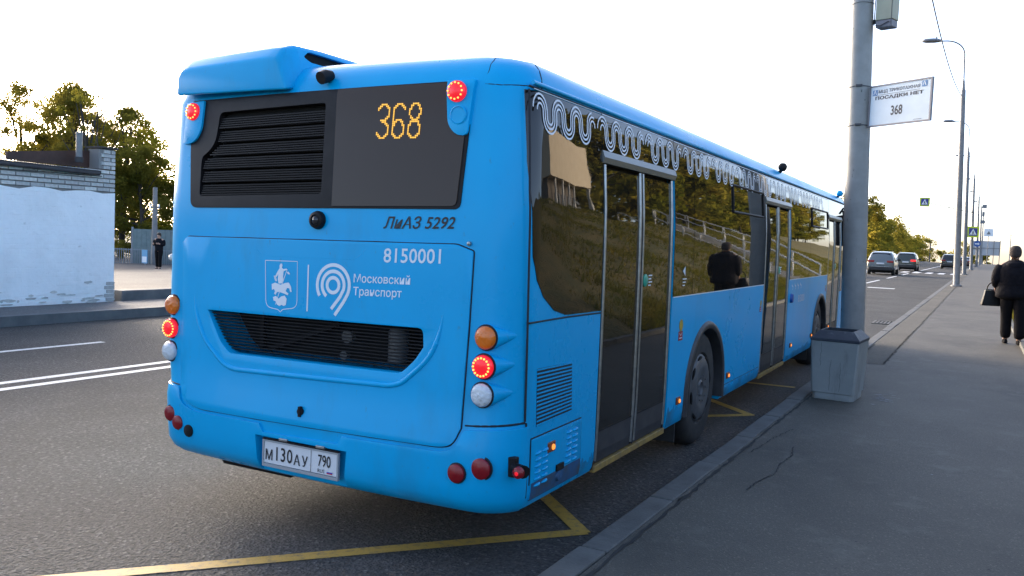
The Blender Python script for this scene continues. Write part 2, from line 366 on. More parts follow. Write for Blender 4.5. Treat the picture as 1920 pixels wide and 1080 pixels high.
# far (left) side
kl = MB(); ys = [-14,0,12,40,100,180,255]
for a, b in zip(ys, ys[1:]):
    kl.add([(X(-9.72,a),a,crest(a)-.05),(X(-9.72,a),a,crest(a)+.16),(X(-9.92,a),a,crest(a)+.16),(X(-9.72,b),b,crest(b)-.05),(X(-9.72,b),b,crest(b)+.16),(X(-9.92,b),b,crest(b)+.16)], [(0,1,4,3),(1,2,5,4)])
tag(kl.build('kerb_left', KERBD), kind='structure')
o = strip(-11.28, -9.925, -14, 255, .14).build('pavement_left', WALKL); tag(o, kind='structure')
yk = MB(); yk.box((-11.62,7.5,-.2),(-11.3,40,.33)); yk.box((-16,7.45,-.2),(-11.62,7.6,.32))
tag(yk.build('yard_kerb', KERBD, bevel=.02), kind='structure')
yv = [(-11.6,7.5,.30),(-11.6,60,.30),(-20,60,.05),(-20,4,.05),(-33,22,-.62),(-33,60,-.62),(-60,60,-.8),(-60,10,-.8),(-14,4,.25)]
yd = MB(); yd.add([(-11.6,7.55,.30),(-11.6,60,.30),(-19,60,.1),(-19,7.55,.1),(-31,60,-.52),(-31,7.55,-.52),(-70,60,-.8),(-70,7.55,-.8)], [(0,1,2,3),(3,2,4,5),(5,4,6,7)])
tag(yd.build('yard', YARD), kind='structure')

# embankment on the right, seen at the frame edge and mirrored in the bus windows
def xbase(y): return 4.06 if y < 22 else (4.06+.06*(y-22)+.0009*(y-22)**2 if y < 60 else 7.64+.065*(y-60))
def hillz(x, y):
    t = max(0, x-xbase(y)); top = 4.1 if y < 140 else max(.0, 4.1*(1-((y-140)/20)))
    z = min(top, t*.42); return .13+z+.10*math.sin(x*1.3+y*.7)*min(1, t)+.06*math.sin(y*2.1-x)*min(1, t)
hm = MB(); xs_ = list(np.linspace(0, 1, 22)); yy_ = list(np.arange(-30, 162, 2.))
for y in yy_:
    for t in xs_:
        x = xbase(y)+.0+ (t**1.3)*46
        hm.v.append((x, y, hillz(x, y)+ (0 if t > 0 else -.02)))
n_ = len(xs_)
for i in range(len(yy_)-1):
    for k in range(n_-1): hm.f.append((i*n_+k, i*n_+k+1, (i+1)*n_+k+1, (i+1)*n_+k))
hill = hm.build('embankment', GRASS, smooth=60); tag(hill, kind='structure')
pk = bpy.data.objects.new('pavement_edging', None); COL.objects.link(pk); tag(pk, kind='structure')
for k in range(46):
    y = -8+k*1.5; MB().box((-.05,0,-.1),(.05,1.48,.10)).build('edging_stone', KERB, pk).location = (xbase(y)-.04, y, .10)
def blades(n, fx, h, name, mt, wdt=.006):
    V = np.zeros((n*3,3), np.float32)
    for i in range(n):
        x, y = fx(); z = hillz(x, y)-.01; a = random.uniform(0, 6.28); hh = h*random.uniform(.5,1.3); ww = wdt*random.uniform(.7,1.5)
        V[3*i] = (x-ww*math.cos(a), y-ww*math.sin(a), z); V[3*i+1] = (x+ww*math.cos(a), y+ww*math.sin(a), z); V[3*i+2] = (x+random.gauss(0,.4)*hh, y+random.gauss(0,.4)*hh, z+hh)
    m = bpy.data.meshes.new(name); m.from_pydata(V.tolist(), [], [(3*i,3*i+1,3*i+2) for i in range(n)]); return obj(name, m, mt)
GLEAF = leafmat('grass_blades', (.07,.095,.02), (.17,.135,.035), 1.5, .4)
def fx1():
    y = random.uniform(10, 34); return xbase(y)+.03+abs(random.gauss(0,.6)), y
tag(blades(26000, fx1, .13, 'roadside_grass', GLEAF, .007), 'short green grass along the edge of the right pavement', 'grass', kind='stuff')
def fx2():
    y = random.uniform(12, 75); return xbase(y)+.4+random.random()*10.5, y
tag(blades(60000, fx2, .16, 'hillside_grass', GLEAF, .018), 'longer grass tufts over the roadside embankment slope', 'grass', kind='stuff')

# ------------------------------------------------------------------ the bus
LV = [(.30,1.225,-.01),(.33,1.238,-.05),(.38,1.247,-.075),(.50,1.25,-.08),(.64,1.25,-.075),(.72,1.25,-.05),(1.2,1.25,-.02),(1.8,1.243,.0),(2.1,1.222,.03),(2.40,1.195,.06),(2.47,1.18,.085),(2.53,1.145,.12),(2.575,1.09,.17),(2.605,1.0,.25),(2.63,.82,.42),(2.645,.55,.7),(2.652,.25,1.1)]
LZ = np.array(LV)
BOW, RC, YF = .05, .20, 12.4
WL = np.array([(.30,1.155),(.36,1.18),(.5,1.19),(.64,1.205),(.9,1.25),(1.2,1.268),(1.6,1.278),(2.1,1.298),(2.40,1.318),(2.47,1.305),(2.53,1.265),(2.575,1.20),(2.605,1.10),(2.63,.88),(2.645,.58),(2.652,.26)])
def wl(z): return float(np.interp(z, WL[:,0], WL[:,1]))
def lv(z): return float(np.interp(z, LZ[:,0], LZ[:,1])), float(np.interp(z, LZ[:,0], LZ[:,2]))
def ysurf(x, z):
    w_, yr = lv(z)
    if x < 0: w_ = wl(z)
    ax = min(abs(x), w_); y = yr+BOW*(ax/w_)**2; x0 = w_-RC
    if ax > x0:
        t = min(1, (ax-x0)/RC); y += RC*(1-math.sqrt(max(0, 1-t*t)))
    return y
def outline(w_, yr, z, off=0.):
    v_ = wl(z); rc = min(RC, w_*.45); x0 = w_-rc; x1 = -(v_-rc); yf = YF-(0 if z < 1.2 else (z-1.2)*.1)-(yr if z > 2.45 else 0); P = []
    def bw(x): return (x/(w_ if x > 0 else v_))**2
    for x in np.linspace(x1, x0, 21): P.append((x, yr+BOW*bw(x)))
    for k in range(1, 9):
        t = k/8*math.pi/2; x = x0+rc*math.sin(t); P.append((x, yr+BOW*bw(x)+rc*(1-math.cos(t))))
    ya, yb = yr+BOW+rc, yf-.12-rc
    for t in np.linspace(0, 1, 30)[1:]: P.append((w_, ya+(yb-ya)*t))
    for k in range(1, 9):
        t = k/8*math.pi/2; x = x0+rc*math.cos(t); P.append((x, yf-.12*bw(x)-rc+rc*math.sin(t)))
    for x in np.linspace(x0, x1, 11)[1:]: P.append((x, yf-.12*bw(x)))
    for k in range(1, 9):
        t = k/8*math.pi/2; x = x1-rc*math.sin(t); P.append((x, yf-.12*bw(x)-rc+rc*math.cos(t)))
    for t in np.linspace(0, 1, 30)[1:]: P.append((-v_, yb+(ya-yb)*t))
    for k in range(1, 8):
        t = k/8*math.pi/2; x = x1-rc*math.cos(t); P.append((x, yr+BOW*bw(x)+rc*(1-math.sin(t))))
    if off:
        Q = []; n = len(P)
        for i, p in enumerate(P):
            d = Vector(P[(i+1) % n])-Vector(P[i-1]); d.normalize(); Q.append((p[0]+d.y*off, p[1]-d.x*off))
        P = Q
    return P
def shell(off=0., zmin=None, zmax=None):
    zs = [l[0] for l in LV]
    ex = [.44,.57,.9,1.05,1.4,1.6,1.95,2.25,2.5,2.555]
    zs = sorted(zs+ex); rs = []
    for z in zs:
        w_, yr = lv(z)
        rs.append([(x, y, z+(off if z > 2.5 else 0)) for x, y in outline(w_, yr, z, off)])
    return MB().rings(rs).mesh('shell')
bus = root('city_bus', (0,0,0), 'bright blue city bus stopped at the kerb, rear towards the viewer, route 368', 'bus')
_sh = {}
def sh(off):
    if off not in _sh: _sh[off] = shell(off)
    return _sh[off]
def skin(name, poly, off, axis, rng, mt, parent=bus, smooth=25, bevel=0.):
    """a panel: a prism cut out of the (offset) bus skin, so it follows the bodywork"""
    p = MB().prism(poly, rng[0], rng[1], axis).mesh('p')
    m = boolean(p, sh(off), 'INTERSECT')
    if bevel: m = apply_mods(m, [('BEVEL', dict(width=bevel, segments=2, limit_method='ANGLE', angle_limit=R(50)))])
    m.materials.clear(); m.materials.append(mt); m.name = name
    return obj(name, m, mt, parent, smooth)
RR, SR, SL = (-.5,.16), (1.10,1.5), (-1.5,-1.15)
# --- body shell with wheel wells, door openings, grille and plate pockets cut out
cuts = []
for yc in (3.45, 9.45):
    for a, b in ((.80,1.6), (-1.6,-.80)):
        pl = [(yc-.56,-.2)]+[(yc-.56*math.cos(t), .47+.53*math.sin(t)) for t in np.linspace(0, math.pi, 15)]+[(yc+.56,-.2)]
        cuts.append(MB().prism(pl, a, b, 'x'))
DOORS = [(1.08,2.44), (5.55,6.95), (9.98,11.38)]
for a, b in DOORS: cuts.append(MB().box((1.165,a,.2),(1.5,b,2.19)))
GR = rpoly([(-.785,1.175),(.735,1.195),(.745,1.10),(.70,1.03),(.62,.955),(-.58,.94),(-.66,1.0),(-.71,1.07)], [.0,.03,.0,.03,.03,.03,.03,0], 3)
def grow(pl, k):
    cx = sum(q[0] for q in pl)/len(pl); cz = sum(q[1] for q in pl)/len(pl); return [(cx+(x-cx)*k, cz+(z-cz)*k) for x, z in pl]
cuts.append(MB().prism(grow(GR, 1.012), -.4, .28, 'y'))
cuts.append(MB().prism([(-.325,.525),(.34,.525),(.31,.19),(-.295,.19)], -.4, -.030, 'y'))
LOUV = rpoly([(-.80,2.335),(.01,2.36),(.035,1.865),(-.915,1.84),(-.925,2.075),(-.86,2.11),(-.815,2.17)], [.03,.02,.02,.03,.03,.04,.04], 3)
cuts.append(MB().prism(grow(LOUV, 1.02), -.4, .139, 'y'))
bm_ = sh(0.)
for c_ in cuts: bm_ = boolean(bm_, c_.mesh('c'), 'DIFFERENCE')
bm_.materials.clear(); bm_.name = 'body'
body = obj('body', bm_, BLUE, bus, 28)
# rear bumper and engine hatch
def seam(name, pts3, wd=.010, mt=SEAM, par=bus):
    mb = MB(); mb.tube(pts3, wd/2, 5); return mb.build(name, mt, par)
def rear_line(pts, off=.001, n=10):
    out = []
    for (x0,z0), (x1,z1) in zip(pts, pts[1:]):
        for k in range(n):
            t = k/n; x, z = x0+(x1-x0)*t, z0+(z1-z0)*t; out.append((x, ysurf(x,z)-off, z))
    x, z = pts[-1]; out.append((x, ysurf(x,z)-off, z)); return out
def side_line(pts, off=.001, n=6, s=1):
    out = []
    for (y0,z0), (y1,z1) in zip(pts, pts[1:]):
        for k in range(n):
            t = k/n; y, z = y0+(y1-y0)*t, z0+(z1-z0)*t; out.append((s*((lv(z)[0] if s > 0 else wl(z))+off), y, z))
    y, z = pts[-1]; out.append((s*((lv(z)[0] if s > 0 else wl(z))+off), y, z)); return out
HATCH = rpoly([(-1.035,1.56),(-1.0,1.598),(.90,1.625),(.995,1.595),(.985,.72),(.955,.635),(.88,.618),(-.80,.592),(-.93,.63),(-.985,.72)], [.01,.02,.02,.01,.0,.05,.05,.08,.1,.1], 4)
def hatch_with_hole():
    p = MB().prism(HATCH, -.5, .05, 'y').mesh('p'); m = boolean(p, sh(.011), 'INTERSECT')
    m = boolean(m, MB().prism(GR, -.6, .2, 'y').mesh('g'), 'DIFFERENCE')
    m.materials.clear(); m.materials.append(BLUE); return m
hatch = obj('engine_hatch', apply_mods(hatch_with_hole(), [('BEVEL', dict(width=.007, segments=2, limit_method='ANGLE', angle_limit=R(50)))]), BLUE, bus, 25)
seam('hatch_seam', rear_line(HATCH+[HATCH[0]], -.002, 4), .014)
# raised rim around the grille
rim = MB(); RIM = [(-.93,1.50),(-.90,1.18),(-.80,1.0),(-.62,.872),(-.54,.852),(.56,.885),(.63,.905),(.79,1.05),(.84,1.2),(.87,1.52)]
pl = rear_line(rpoly(RIM, .08, 4)[4:-4], .006, 3)
n_ = len(pl)
rim.tube(pl, [.003+.013*min(1, min(i, n_-1-i)/16) for i in range(n_)], 8); rim.build('hatch_rim', BLUE, hatch, 60)
tr = rear_line(rpoly([(-.42,1.565),(-.38,1.512),(.30,1.522),(.36,1.578)], [0,.05,.05,0], 4), .007, 4)
MB().tube(tr, .005, 6).build('hatch_crease', BLUE, hatch, 60)
# grille: black well with slats and engine bits behind
well = MB(); well.box((-.9,.22,.85),(.9,.24,1.26)); well.build('grille_back', VOID, bus)
for k in range(13):
    z = .962+k*.0178; xl = -.785+max(0,(1.0-z))*.9+max(0,1.15-z)*.45; xr = .745-max(0,(1.03-z))*1.2
    MB().bar((xl+.0,.014,z),(xr,.014,z+.018*(xr-xl)/1.5), .012, .0055).build('grille_slat', BLACK, bus)
ENG = mat('engine_grey', (.12,.12,.12), .5)
MB().lathe([(.0,0),(.055,0),(.055,.16),(.04,.18),(0,.18)], 16, (.50,.11,.99)).build('coolant_bottle', ENG, bus, 40)
MB().lathe([(.0,0),(.036,0),(.036,.03),(.02,.04),(0,.04)], 16, (.16,.10,1.09), 'y').build('pulley', ENG, bus, 40)
MB().lathe([(.0,0),(.025,0),(.025,.03),(0,.03)], 12, (.14,.10,.985), 'y').build('pulley', ENG, bus, 40)
mb = MB(); mb.bar((-.45,.16,.96),(.05,.18,1.15), .025); mb.bar((-.52,.17,.95),(-.52,.17,1.2), .03); mb.build('engine_bracket', BLACK, bus)
# bumper
BUMP = rpoly([(-1.3,.70),(-.99,.70),(-.95,.61),(-.84,.572),(.90,.597),(.975,.62),(1.005,.715),(1.3,.735),(1.3,.25),(-1.3,.25)], [0,.02,.04,.06,.05,.06,.02,0,0,0], 4)
p_ = boolean(MB().prism(BUMP, -.6, .175, 'y').mesh('p'), sh(.012), 'INTERSECT')
p_ = boolean(p_, MB().prism([(-.315,.515),(.33,.515),(.30,.2),(-.285,.2)], -.4, -.035, 'y').mesh('q'), 'DIFFERENCE')
p_ = boolean(p_, MB().prism([(-.34,.64),(.33,.66),(.27,.545),(-.26,.535)], -.4, -.062, 'y').mesh('q'), 'DIFFERENCE')
p_.materials.clear(); p_.materials.append(BLUE)
p_ = apply_mods(p_, [('BEVEL', dict(width=.009, segments=3, limit_method='ANGLE', angle_limit=R(45)))])
bumper = obj('rear_bumper', p_, BLUE, bus, 30)
seam('bumper_seam', rear_line([(1.005,.735),(1.1,.742),(1.245,.752)], -.003, 8), .012)
seam('bumper_seam', rear_line([(-1.24,.715),(-1.0,.705)], -.003, 8), .012)
# vertical corner seams
seam('corner_seam', side_line([(.20,.36),(.165,.75)], .0, 8), .011); seam('corner_seam', side_line([(.155,.76),(.14,1.3),(.13,1.9),(.16,2.40)], -.002, 8), .012)
seam('gutter_seam', side_line([(.16,2.415),(12.2,2.435)], .002, 20), .014)
seam('gutter_seam', side_line([(.35,2.415),(12.2,2.435)], .002, 20, -1), .014)
seam('cap_seam', rear_line([(.975,2.425),(1.06,2.418),(1.17,2.425)], -.003, 10), .007)
seam('cap_seam', rear_line([(.975,2.425),(.975,2.50),(.965,2.56),(.95,2.595)], -.003, 6), .006)
seam('cap_seam', [(lv(z)[0]-.001, ysurf(lv(z)[0]-.0005,z)+.0, z) for z in np.linspace(2.42,2.60,10)], .007)
gut = MB()
gut.tube(side_line([(.2,2.44),(12.1,2.455)], .006, 24), .012, 6); gut.build('roof_gutter', BLUE, bus, 60)
# rear window: black surround, louvres, destination display
WIN = rpoly([(-1.06,2.415),(.925,2.448),(.905,1.80),(-.985,1.772),(-1.03,2.1)], [.02,.02,.035,.05,.0], 5)
def win_panel():
    p = boolean(MB().prism([q for q in WIN if True], -.5, .14, 'y').mesh('p'), sh(.006), 'INTERSECT')
    p = boolean(p, MB().prism(LOUV, -.6, .3, 'y').mesh('q'), 'DIFFERENCE')
    p.materials.clear(); p.materials.append(BLACK); return p
wp = obj('window_surround', apply_mods(win_panel(), [('BEVEL', dict(width=.004, segments=1, limit_method='ANGLE', angle_limit=R(50)))]), mat('surround_black', (.028,.021,.019), .5, spec=.2, bump=(160,.2,.003)), bus, 25)
disp = skin('display_window', rpoly([(.085,2.43),(.905,2.44),(.885,1.815),(.12,1.80)], [.0,.02,.03,.0], 4), .012, 'y', RR, REARGLASS, wp)
MB().box((-1.0,.115,1.80),(.1,.13,2.38)).build('louvre_back', VOID, wp)
for k in range(6):
    z = 2.31-k*.079; xl = -.79 if z > 2.14 else -.9+max(0,(z-2.05))*1.2; dz = .03
    mb = MB(); fl = 5
    for j in range(fl):
        zz_ = z-j*.0135; x0 = max(-.905, -.80 if zz_ > 2.15 else -.90+max(0,zz_-2.06)*1.1)
        y0 = ysurf(0, zz_)+.034-.003*j
        mb.bar((x0,y0+.045*0,zz_-.012),(.022,y0-.03*0,zz_+.012), .012, .007)
        mb.bar((x0,y0+.02,zz_-.012),(.022,y0+.02,zz_+.010), .004, .013)
    mb.build('louvre', BLACK, wp)
# LED digits
def digit(ch, w=7, h=19):
    def ell(cx, cy, rx, ry, a0, a1): return [(cx+rx*math.cos(R(a)), cy+ry*math.sin(R(a))) for a in np.linspace(a0, a1, 40)]
    rx = w/2; S_ = []
    def cap(x0,x1,y0,y1):
        r = rx; cx = rx; return ell(cx,y1-r,r,r,0,180)+[(x0,y1-r),(x0,y0+r)]+ell(cx,y0+r,r,r,180,360)+[(x1,y1-r)]
    if ch == '8': S_ = [ell(rx,h-4.6,rx-.2,4.6,0,360), ell(rx,4.7,rx,4.7,0,360)]
    if ch == '6': S_ = [ell(rx,h-4,rx,4,20,180)+[(0,h-4),(0,4.5)], ell(rx,4.9,rx,4.9,0,360)]
    if ch == '3': S_ = [ell(rx,h-4.4,rx,4.4,160,-90)+[(rx-1.6,h-8.8)], [(rx-1.2,h-8.9)]+ell(rx,4.6,rx,4.6,90,-165)]
    pts = set()
    for s_ in S_:
        for (a, b) in zip(s_, s_[1:]):
            for t in np.linspace(0, 1, 12): pts.add((round(a[0]+(b[0]-a[0])*t), round(a[1]+(b[1]-a[1])*t)))
    return pts
for i, ch in enumerate('368'):
    mb = MB(); q = .0092
    for (cx, cy) in digit(ch):
        x = .375+i*.0965+cx*q*1.05; z = 2.160+cy*q; y = ysurf(x, z)-.0155
        a = q*.43; mb.add([(x-a,y,z-a),(x+a,y,z-a),(x+a,y,z+a),(x-a,y,z+a)], [(0,1,2,3)])
        a = q*.16; mb.add([(x+q*.5-a*0,y,z-a),(x+q*.5+a,y,z-a),(x+q*.5+a,y,z+a),(x+q*.5-a*0,y,z+a)], [(0,1,2,3)]) if (cx+1,cy) in digit(ch) else None
    mb.build('led_digit', LEDA, disp)
# high lamps on their blue brackets
def led_lamp(name, c, r, par, lit=True, dots=12, axis_y=-1, depth=.03):
    e = MB().lathe([(0,0),(r*.96,0),(r,-.008),(r*.96,-depth*.7),(r*.7,-depth),(0,-depth*1.05)], 24, c, 'y').build(name, LEDR if lit else REDREF, par, 40)
    if lit:
        db = MB()
        for k in range(dots):
            t = 2*math.pi*k/dots; x, z = c[0]+r*.76*math.cos(t), c[2]+r*.76*math.sin(t); y = c[1]-depth*.99
            db.lathe([(0,0),(r*.10,0),(r*.09,-.004),(0,-.005)], 6, (x, y, z), 'y')
        db.build('led_dots', LEDY, e)
    return e
br = skin('lamp_bracket', rpoly([(.77,2.448),(.93,2.45),(.915,2.165),(.855,2.168),(.80,2.22)], [.0,.01,.04,.05,.06], 4), .020, 'y', RR, BLUE, bevel=.004)
led_lamp('brake_lamp', (.842,ysurf(.84,2.39)-.018,2.387), .054, br, dots=12)
MB().lathe([(.043,0),(.049,-.006),(.043,-.010),(.040,-.006),(0,-.006)], 20, (.858,ysurf(.86,2.27)-.018,2.268), 'y').build('blank_cap', BLUE, br, 40)
bl = skin('lamp_bracket', rpoly([(-1.09,2.40),(-.935,2.41),(-.94,2.235),(-.99,2.16),(-1.09,2.15)], [.0,.01,.04,.05,.02], 4), .020, 'y', RR, BLUE, bevel=.004)
led_lamp('brake_lamp', (-1.02,ysurf(-1.02,2.34)-.012,2.345), .053, bl, dots=12)
# lamp clusters on the corners: horn shaped housings
for s in (1, -1):
    for z, kd in ((1.178,'o'), (1.037,'r'), (.898,'w')):
        cx, cy = (1.092 if s > 0 else -1.108), ysurf(1.10, z)-(.016 if s > 0 else .005)
        hs = []
        for t in np.linspace(0, 1, 8):
            rr_ = .062*(1-.8*t**1.1)+.003; xx = cx+s*(.105 if s > 0 else .05)*t; yy2 = cy+.0+.105*t**1.2
            hs.append([(xx+rr_*math.cos(a)*(1 if t < .1 else 1), yy2+.0, z+.012*t+rr_*math.sin(a)) for a in np.linspace(0, 2*math.pi, 19)[:-1]])
        hb = MB(); hb.rings(hs); hous = hb.build('lamp_housing', BLUE, bus, 50)
        MB().lathe([(0,0),(.066,0),(.064,-.004),(0,-.004)], 24, (cx,cy,z), 'y').build('lamp_gasket', SEAM, hous)
        if kd == 'r': led_lamp('tail_lamp', (cx,cy-.003,z), .058, hous, dots=16)
        else:
            MB().lathe([(0,0),(.057,0),(.058,-.010),(.05,-.022),(.03,-.028),(0,-.03)], 24, (cx,cy-.003,z), 'y').build('indicator_lamp' if kd == 'o' else 'reversing_lamp', ORANGE if kd == 'o' else CLEAR, hous, 60)
# round reflectors in the bumper
for x, z, rad, mt, nm in ((.995,.506,.046,REDREF,'bumper_lamp'), (1.118,.543,.052,REDREF,'bumper_lamp'), (-.965,.487,.042,REDREF,'bumper_lamp'), (-1.045,.53,.045,REDREF,'bumper_lamp'), (-.865,.452,.036,VOID,'bumper_socket')):
    yy = ysurf(x, z)-(.012 if x > 0 else .006)
    rg = MB().lathe([(0,0),(rad*1.14,0),(rad*1.14,-.004),(rad*.98,-.005),(0,-.005)], 24, (x, yy+ .012*(abs(x) > 1.05), z), 'y').build('socket_ring', SEAM, bus)
    MB().lathe([(0,0),(rad,0),(rad,-.012),(rad*.8,-.018),(0,-.02)], 24, (x, yy-.003+.004*(abs(x) > 1.05), z), 'y').build(nm, mt, rg, 40)
# side marker on a rubber stalk
mk = MB().box((1.205,.045,.50),(1.262,.085,.60)).build('marker_mount', BLACK, bus, bevel=.006)
mb = MB(); mb.tube([(1.245,.06,.548),(1.29,.05,.545),(1.315,.03,.543)], [.028,.026,.034], 12); mb.build('marker_stalk', BLACK, mk, 50)
MB().lathe([(0,0),(.03,0),(.028,-.016),(.015,-.024),(0,-.025)], 16, (1.30,.012,.543), 'y').build('marker_lamp', REDREF, mk, 40); MB().lathe([(0,0),(.011,0),(.008,-.004),(0,-.005)], 10, (1.298,-.012,.541), 'y').build('marker_glow', LEDR, mk, 40)
# cameras and hatch lock
cm = MB(); cm.lathe([(0,.02),(.048,.02),(.05,-.01),(.044,-.028),(.03,-.034),(.026,-.026),(0,-.026)], 24, (.028,-.004,1.722), 'y'); cm.build('rear_camera', BLACK, bus, 40)
MB().lathe([(0,0),(.024,0),(.018,-.012),(0,-.016)], 16, (.028,-.028,1.722), 'y').build('camera_lens', mat('lens', (.03,.03,.035), .08), bus, 60)
cm = MB(); cm.tube([(.0,.10,2.515),(-.004,.06,2.505),(-.008,.022,2.488)], [.028,.037,.035], 14); cm.build('roof_camera', BLACK, bus, 40)
mb = MB(); mb.lathe([(0,0),(.022,0),(.02,-.012),(0,-.015)], 14, (.0,ysurf(0,.68)-.010,.682), 'y'); mb.box((-.008,ysurf(0,.68)-.028,.655),(.008,ysurf(0,.68)-.008,.71)); mb.build('hatch_lock', BLACK, hatch, 40)
mb = MB(); mb.lathe([(0,0),(.012,0),(.01,-.012),(0,-.014)], 10, (.97,ysurf(.97,1.635)-.004,1.632), 'y'); mb.build('hatch_catch', SILVER, bus, 40)
# roof pod (rear air intake)
pv = []
for y, zt, zb, xi in ((.022,2.60,2.437,-.255), (.075,2.668,2.45,-.25), (.16,2.702,2.5,-.24), (.40,2.715,2.5,-.22), (1.6,2.72,2.5,-.20), (2.1,2.60,2.5,-.20)):
    xl = -1.125 if y < .1 else -1.15
    pv.append([(xl,y,zb),(xl+.005,y,zt-.06),(xl+.035,y,zt-.022),(xl+.10,y,zt-.006),(-.42,y,zt+.02),(-.335,y,zt+.016),(-.31,y,zt-.01),(xi,y,zb)])
pod = apply_mods(MB().rings(pv).mesh('pod'), [('BEVEL', dict(width=.018, segments=3, limit_method='ANGLE', angle_limit=R(22)))])
pod = boolean(pod, MB().prism(rpoly([(.20,2.655),(.26,2.695),(.95,2.69),(1.0,2.63),(.25,2.63)], .02, 3), -.35, 0, 'x').mesh('c'), 'DIFFERENCE')
pod.materials.clear(); pod_o = obj('roof_pod', pod, BLUE, bus, 40)
MB().prism([(.2,2.62),(.2,2.70),(1.0,2.70),(1.0,2.62)], -.345, -.335, 'x').build('pod_intake', VOID, pod_o)
# licence plate
pl_ = root('tmp', (0,0,0), '', ''); bpy.data.objects.remove(pl_)
PY = -.083
plate = MB().box((-.245,PY-.006,.368),(.275,PY,.492)).build('licence_plate', PLATEW, bus, bevel=.004)
fr = MB(); zt = .497
for a, b in (((-.252,PY-.012,.490),(.282,PY+.004,.500)), ((-.252,PY-.012,.350),(.282,PY+.004,.366)), ((-.253,PY-.011,.366),(-.243,PY+.003,.490)), ((.273,PY-.011,.366),(.283,PY+.003,.490))): fr.box(a, b)
fr.build('plate_frame', mat('plate_frame_grey', (.33,.35,.36), .4), plate)
fr = MB(); fr.box((-.252,PY-.014,.5005),(.282,PY+.004,.508)); fr.build('plate_top_edge', BLACK, plate)
def text(name, s, size, mt, par, place, shear=0., sx=1., align='CENTER', bold=0., ext=0., space=1.):
    c = bpy.data.curves.new('t', 'FONT'); c.body = s; c.size = size; c.align_x = align; c.align_y = 'CENTER'; c.shear = shear; c.offset = bold; c.space_character = space; c.resolution_u = 3
    o = bpy.data.objects.new('t', c); COL.objects.link(o); dg = bpy.context.evaluated_depsgraph_get(); dg.update()
    m = bpy.data.meshes.new_from_object(o.evaluated_get(dg)); bpy.data.objects.remove(o)
    for v in m.vertices: v.co = place(v.co.x*sx, v.co.y)
    m.materials.clear(); m.name = name; m.update(); return obj(name, m, mt, par)
def on_rear(cx, cz, off, tilt=0.): return lambda u, v: (cx+u, ysurf(cx+u, cz+v)-off, cz+v+u*tilt)
def on_side(cy, cz, off): return lambda u, v: (lv(cz+v)[0]+off, cy+u, cz+v)
def on_plate(cx, cz): return lambda u, v: (cx+u, PY-.0085, cz+v)
for s_, x, sz in (('М',-.205,.080),('1',-.148,.108),('3',-.103,.108),('0',-.056,.108),('А',-.004,.080),('У',.052,.080)):
    text('plate_character', s_, sz, DIGIT, plate, on_plate(x, .425+(0 if sz > .1 else -.012)), sx=.78 if sz > .1 else .85, bold=.001)
text('plate_region', '790', .088, DIGIT, plate, on_plate(.186, .438), sx=.68, bold=.001)
text('plate_country', 'RUS', .028, DIGIT, plate, on_plate(.165, .385))
for k, c in enumerate(((.7,.7,.7),(.02,.06,.4),(.5,.02,.03))):
    MB().add([(.205,PY-.0082,.394-k*.006),(.243,PY-.0082,.394-k*.006),(.243,PY-.0082,.388-k*.006),(.205,PY-.0082,.388-k*.006)], [(0,1,2,3)]).build('plate_flag', mat('flag', c, .5), plate)
for a in (.093,): MB().add([(a,PY-.0081,.37),(a+.003,PY-.0081,.37),(a+.003,PY-.0081,.49),(a,PY-.0081,.49)], [(0,1,2,3)]).build('plate_divider', DIGIT, plate)
for x in (-.10,.16): MB().box((x-.03,PY-.018,.506),(x+.03,PY+.02,.522)).build('plate_lamp', SILVER, bus, bevel=.004)
# lettering and emblems on the rear
text('fleet_number', '8150001', .103, WHITE, hatch, on_rear(.655, 1.553, .0125, .03), sx=.98, bold=.0012, space=1.03)
text('model_lettering', 'ЛиАЗ 5292', .083, DIGIT, bus, on_rear(.665, 1.722, .003, .03), shear=.28, sx=1.02, bold=.0012, space=1.02)
text('operator_lettering', 'Московский', .060, WHITE, hatch, on_rear(.288, 1.42, .0125, .025), align='LEFT', sx=1.0, bold=.0006)
text('operator_lettering', 'Транспорт', .060, WHITE, hatch, on_rear(.292, 1.352, .0125, .025), align='LEFT', sx=.98, bold=.0006)
def stroke(name, pts, wd, mt, par, place):
    pl = ribbon(pts, wd); n = len(pts); L_, R_ = pl[:n], pl[n:][::-1]
    return MB().add([place(*p) for p in L_]+[place(*p) for p in R_], [(i,i+1,n+i+1,n+i) for i in range(n-1)]).build(name, mt, par)
def arc(cx, cy, r, a0, a1, n=30): return [(cx+r*math.cos(R(a)), cy+r*math.sin(R(a))) for a in np.linspace(a0, a1, n)]
P9 = on_rear(.158, 1.378, .0125)
emb = [arc(0,0,.040,0,360), arc(0,0,.074,235,-15)+[(.05,-.06),(-.005,-.128)], arc(0,0,.108,215,-25)+[(.075,-.085),(.02,-.160)]]
for a_ in emb: stroke('emblem_stroke', a_, .019, WHITE, hatch, P9)
stroke('divider_line', [(-.018,1.478),(-.012,1.225)], .009, WHITE, hatch, lambda u, v: (u, ysurf(u, v)-.0125, v))
ID = lambda u, v: (u, ysurf(u, v)-.0125, v)
shield = rpoly([(-.335,1.487),(-.098,1.492),(-.085,1.238),(-.19,1.222),(-.205,1.207),(-.222,1.219),(-.315,1.228)], [.0,0,.04,.01,0,.01,.04], 4)
stroke('crest_outline', shield+[shield[0]], .004, WHITE, hatch, ID)
def blob(name, poly, mt=WHITE): MB().add([ID(*q) for q in poly], [tuple(range(len(poly)))]).build(name, mt, hatch)
ox, oz = -.213, 1.345
def rel(pts): return [(ox+a*.001, oz+b*.001) for a, b in pts]
blob('crest_rider', rel([(-8,128),(4,130),(8,118),(4,108),(14,100),(40,104),(42,98),(18,88),(16,60),(20,40),(8,20),(-14,18),(-22,40),(-20,70),(-34,52),(-40,62),(-24,88),(-12,104),(-14,118)]))
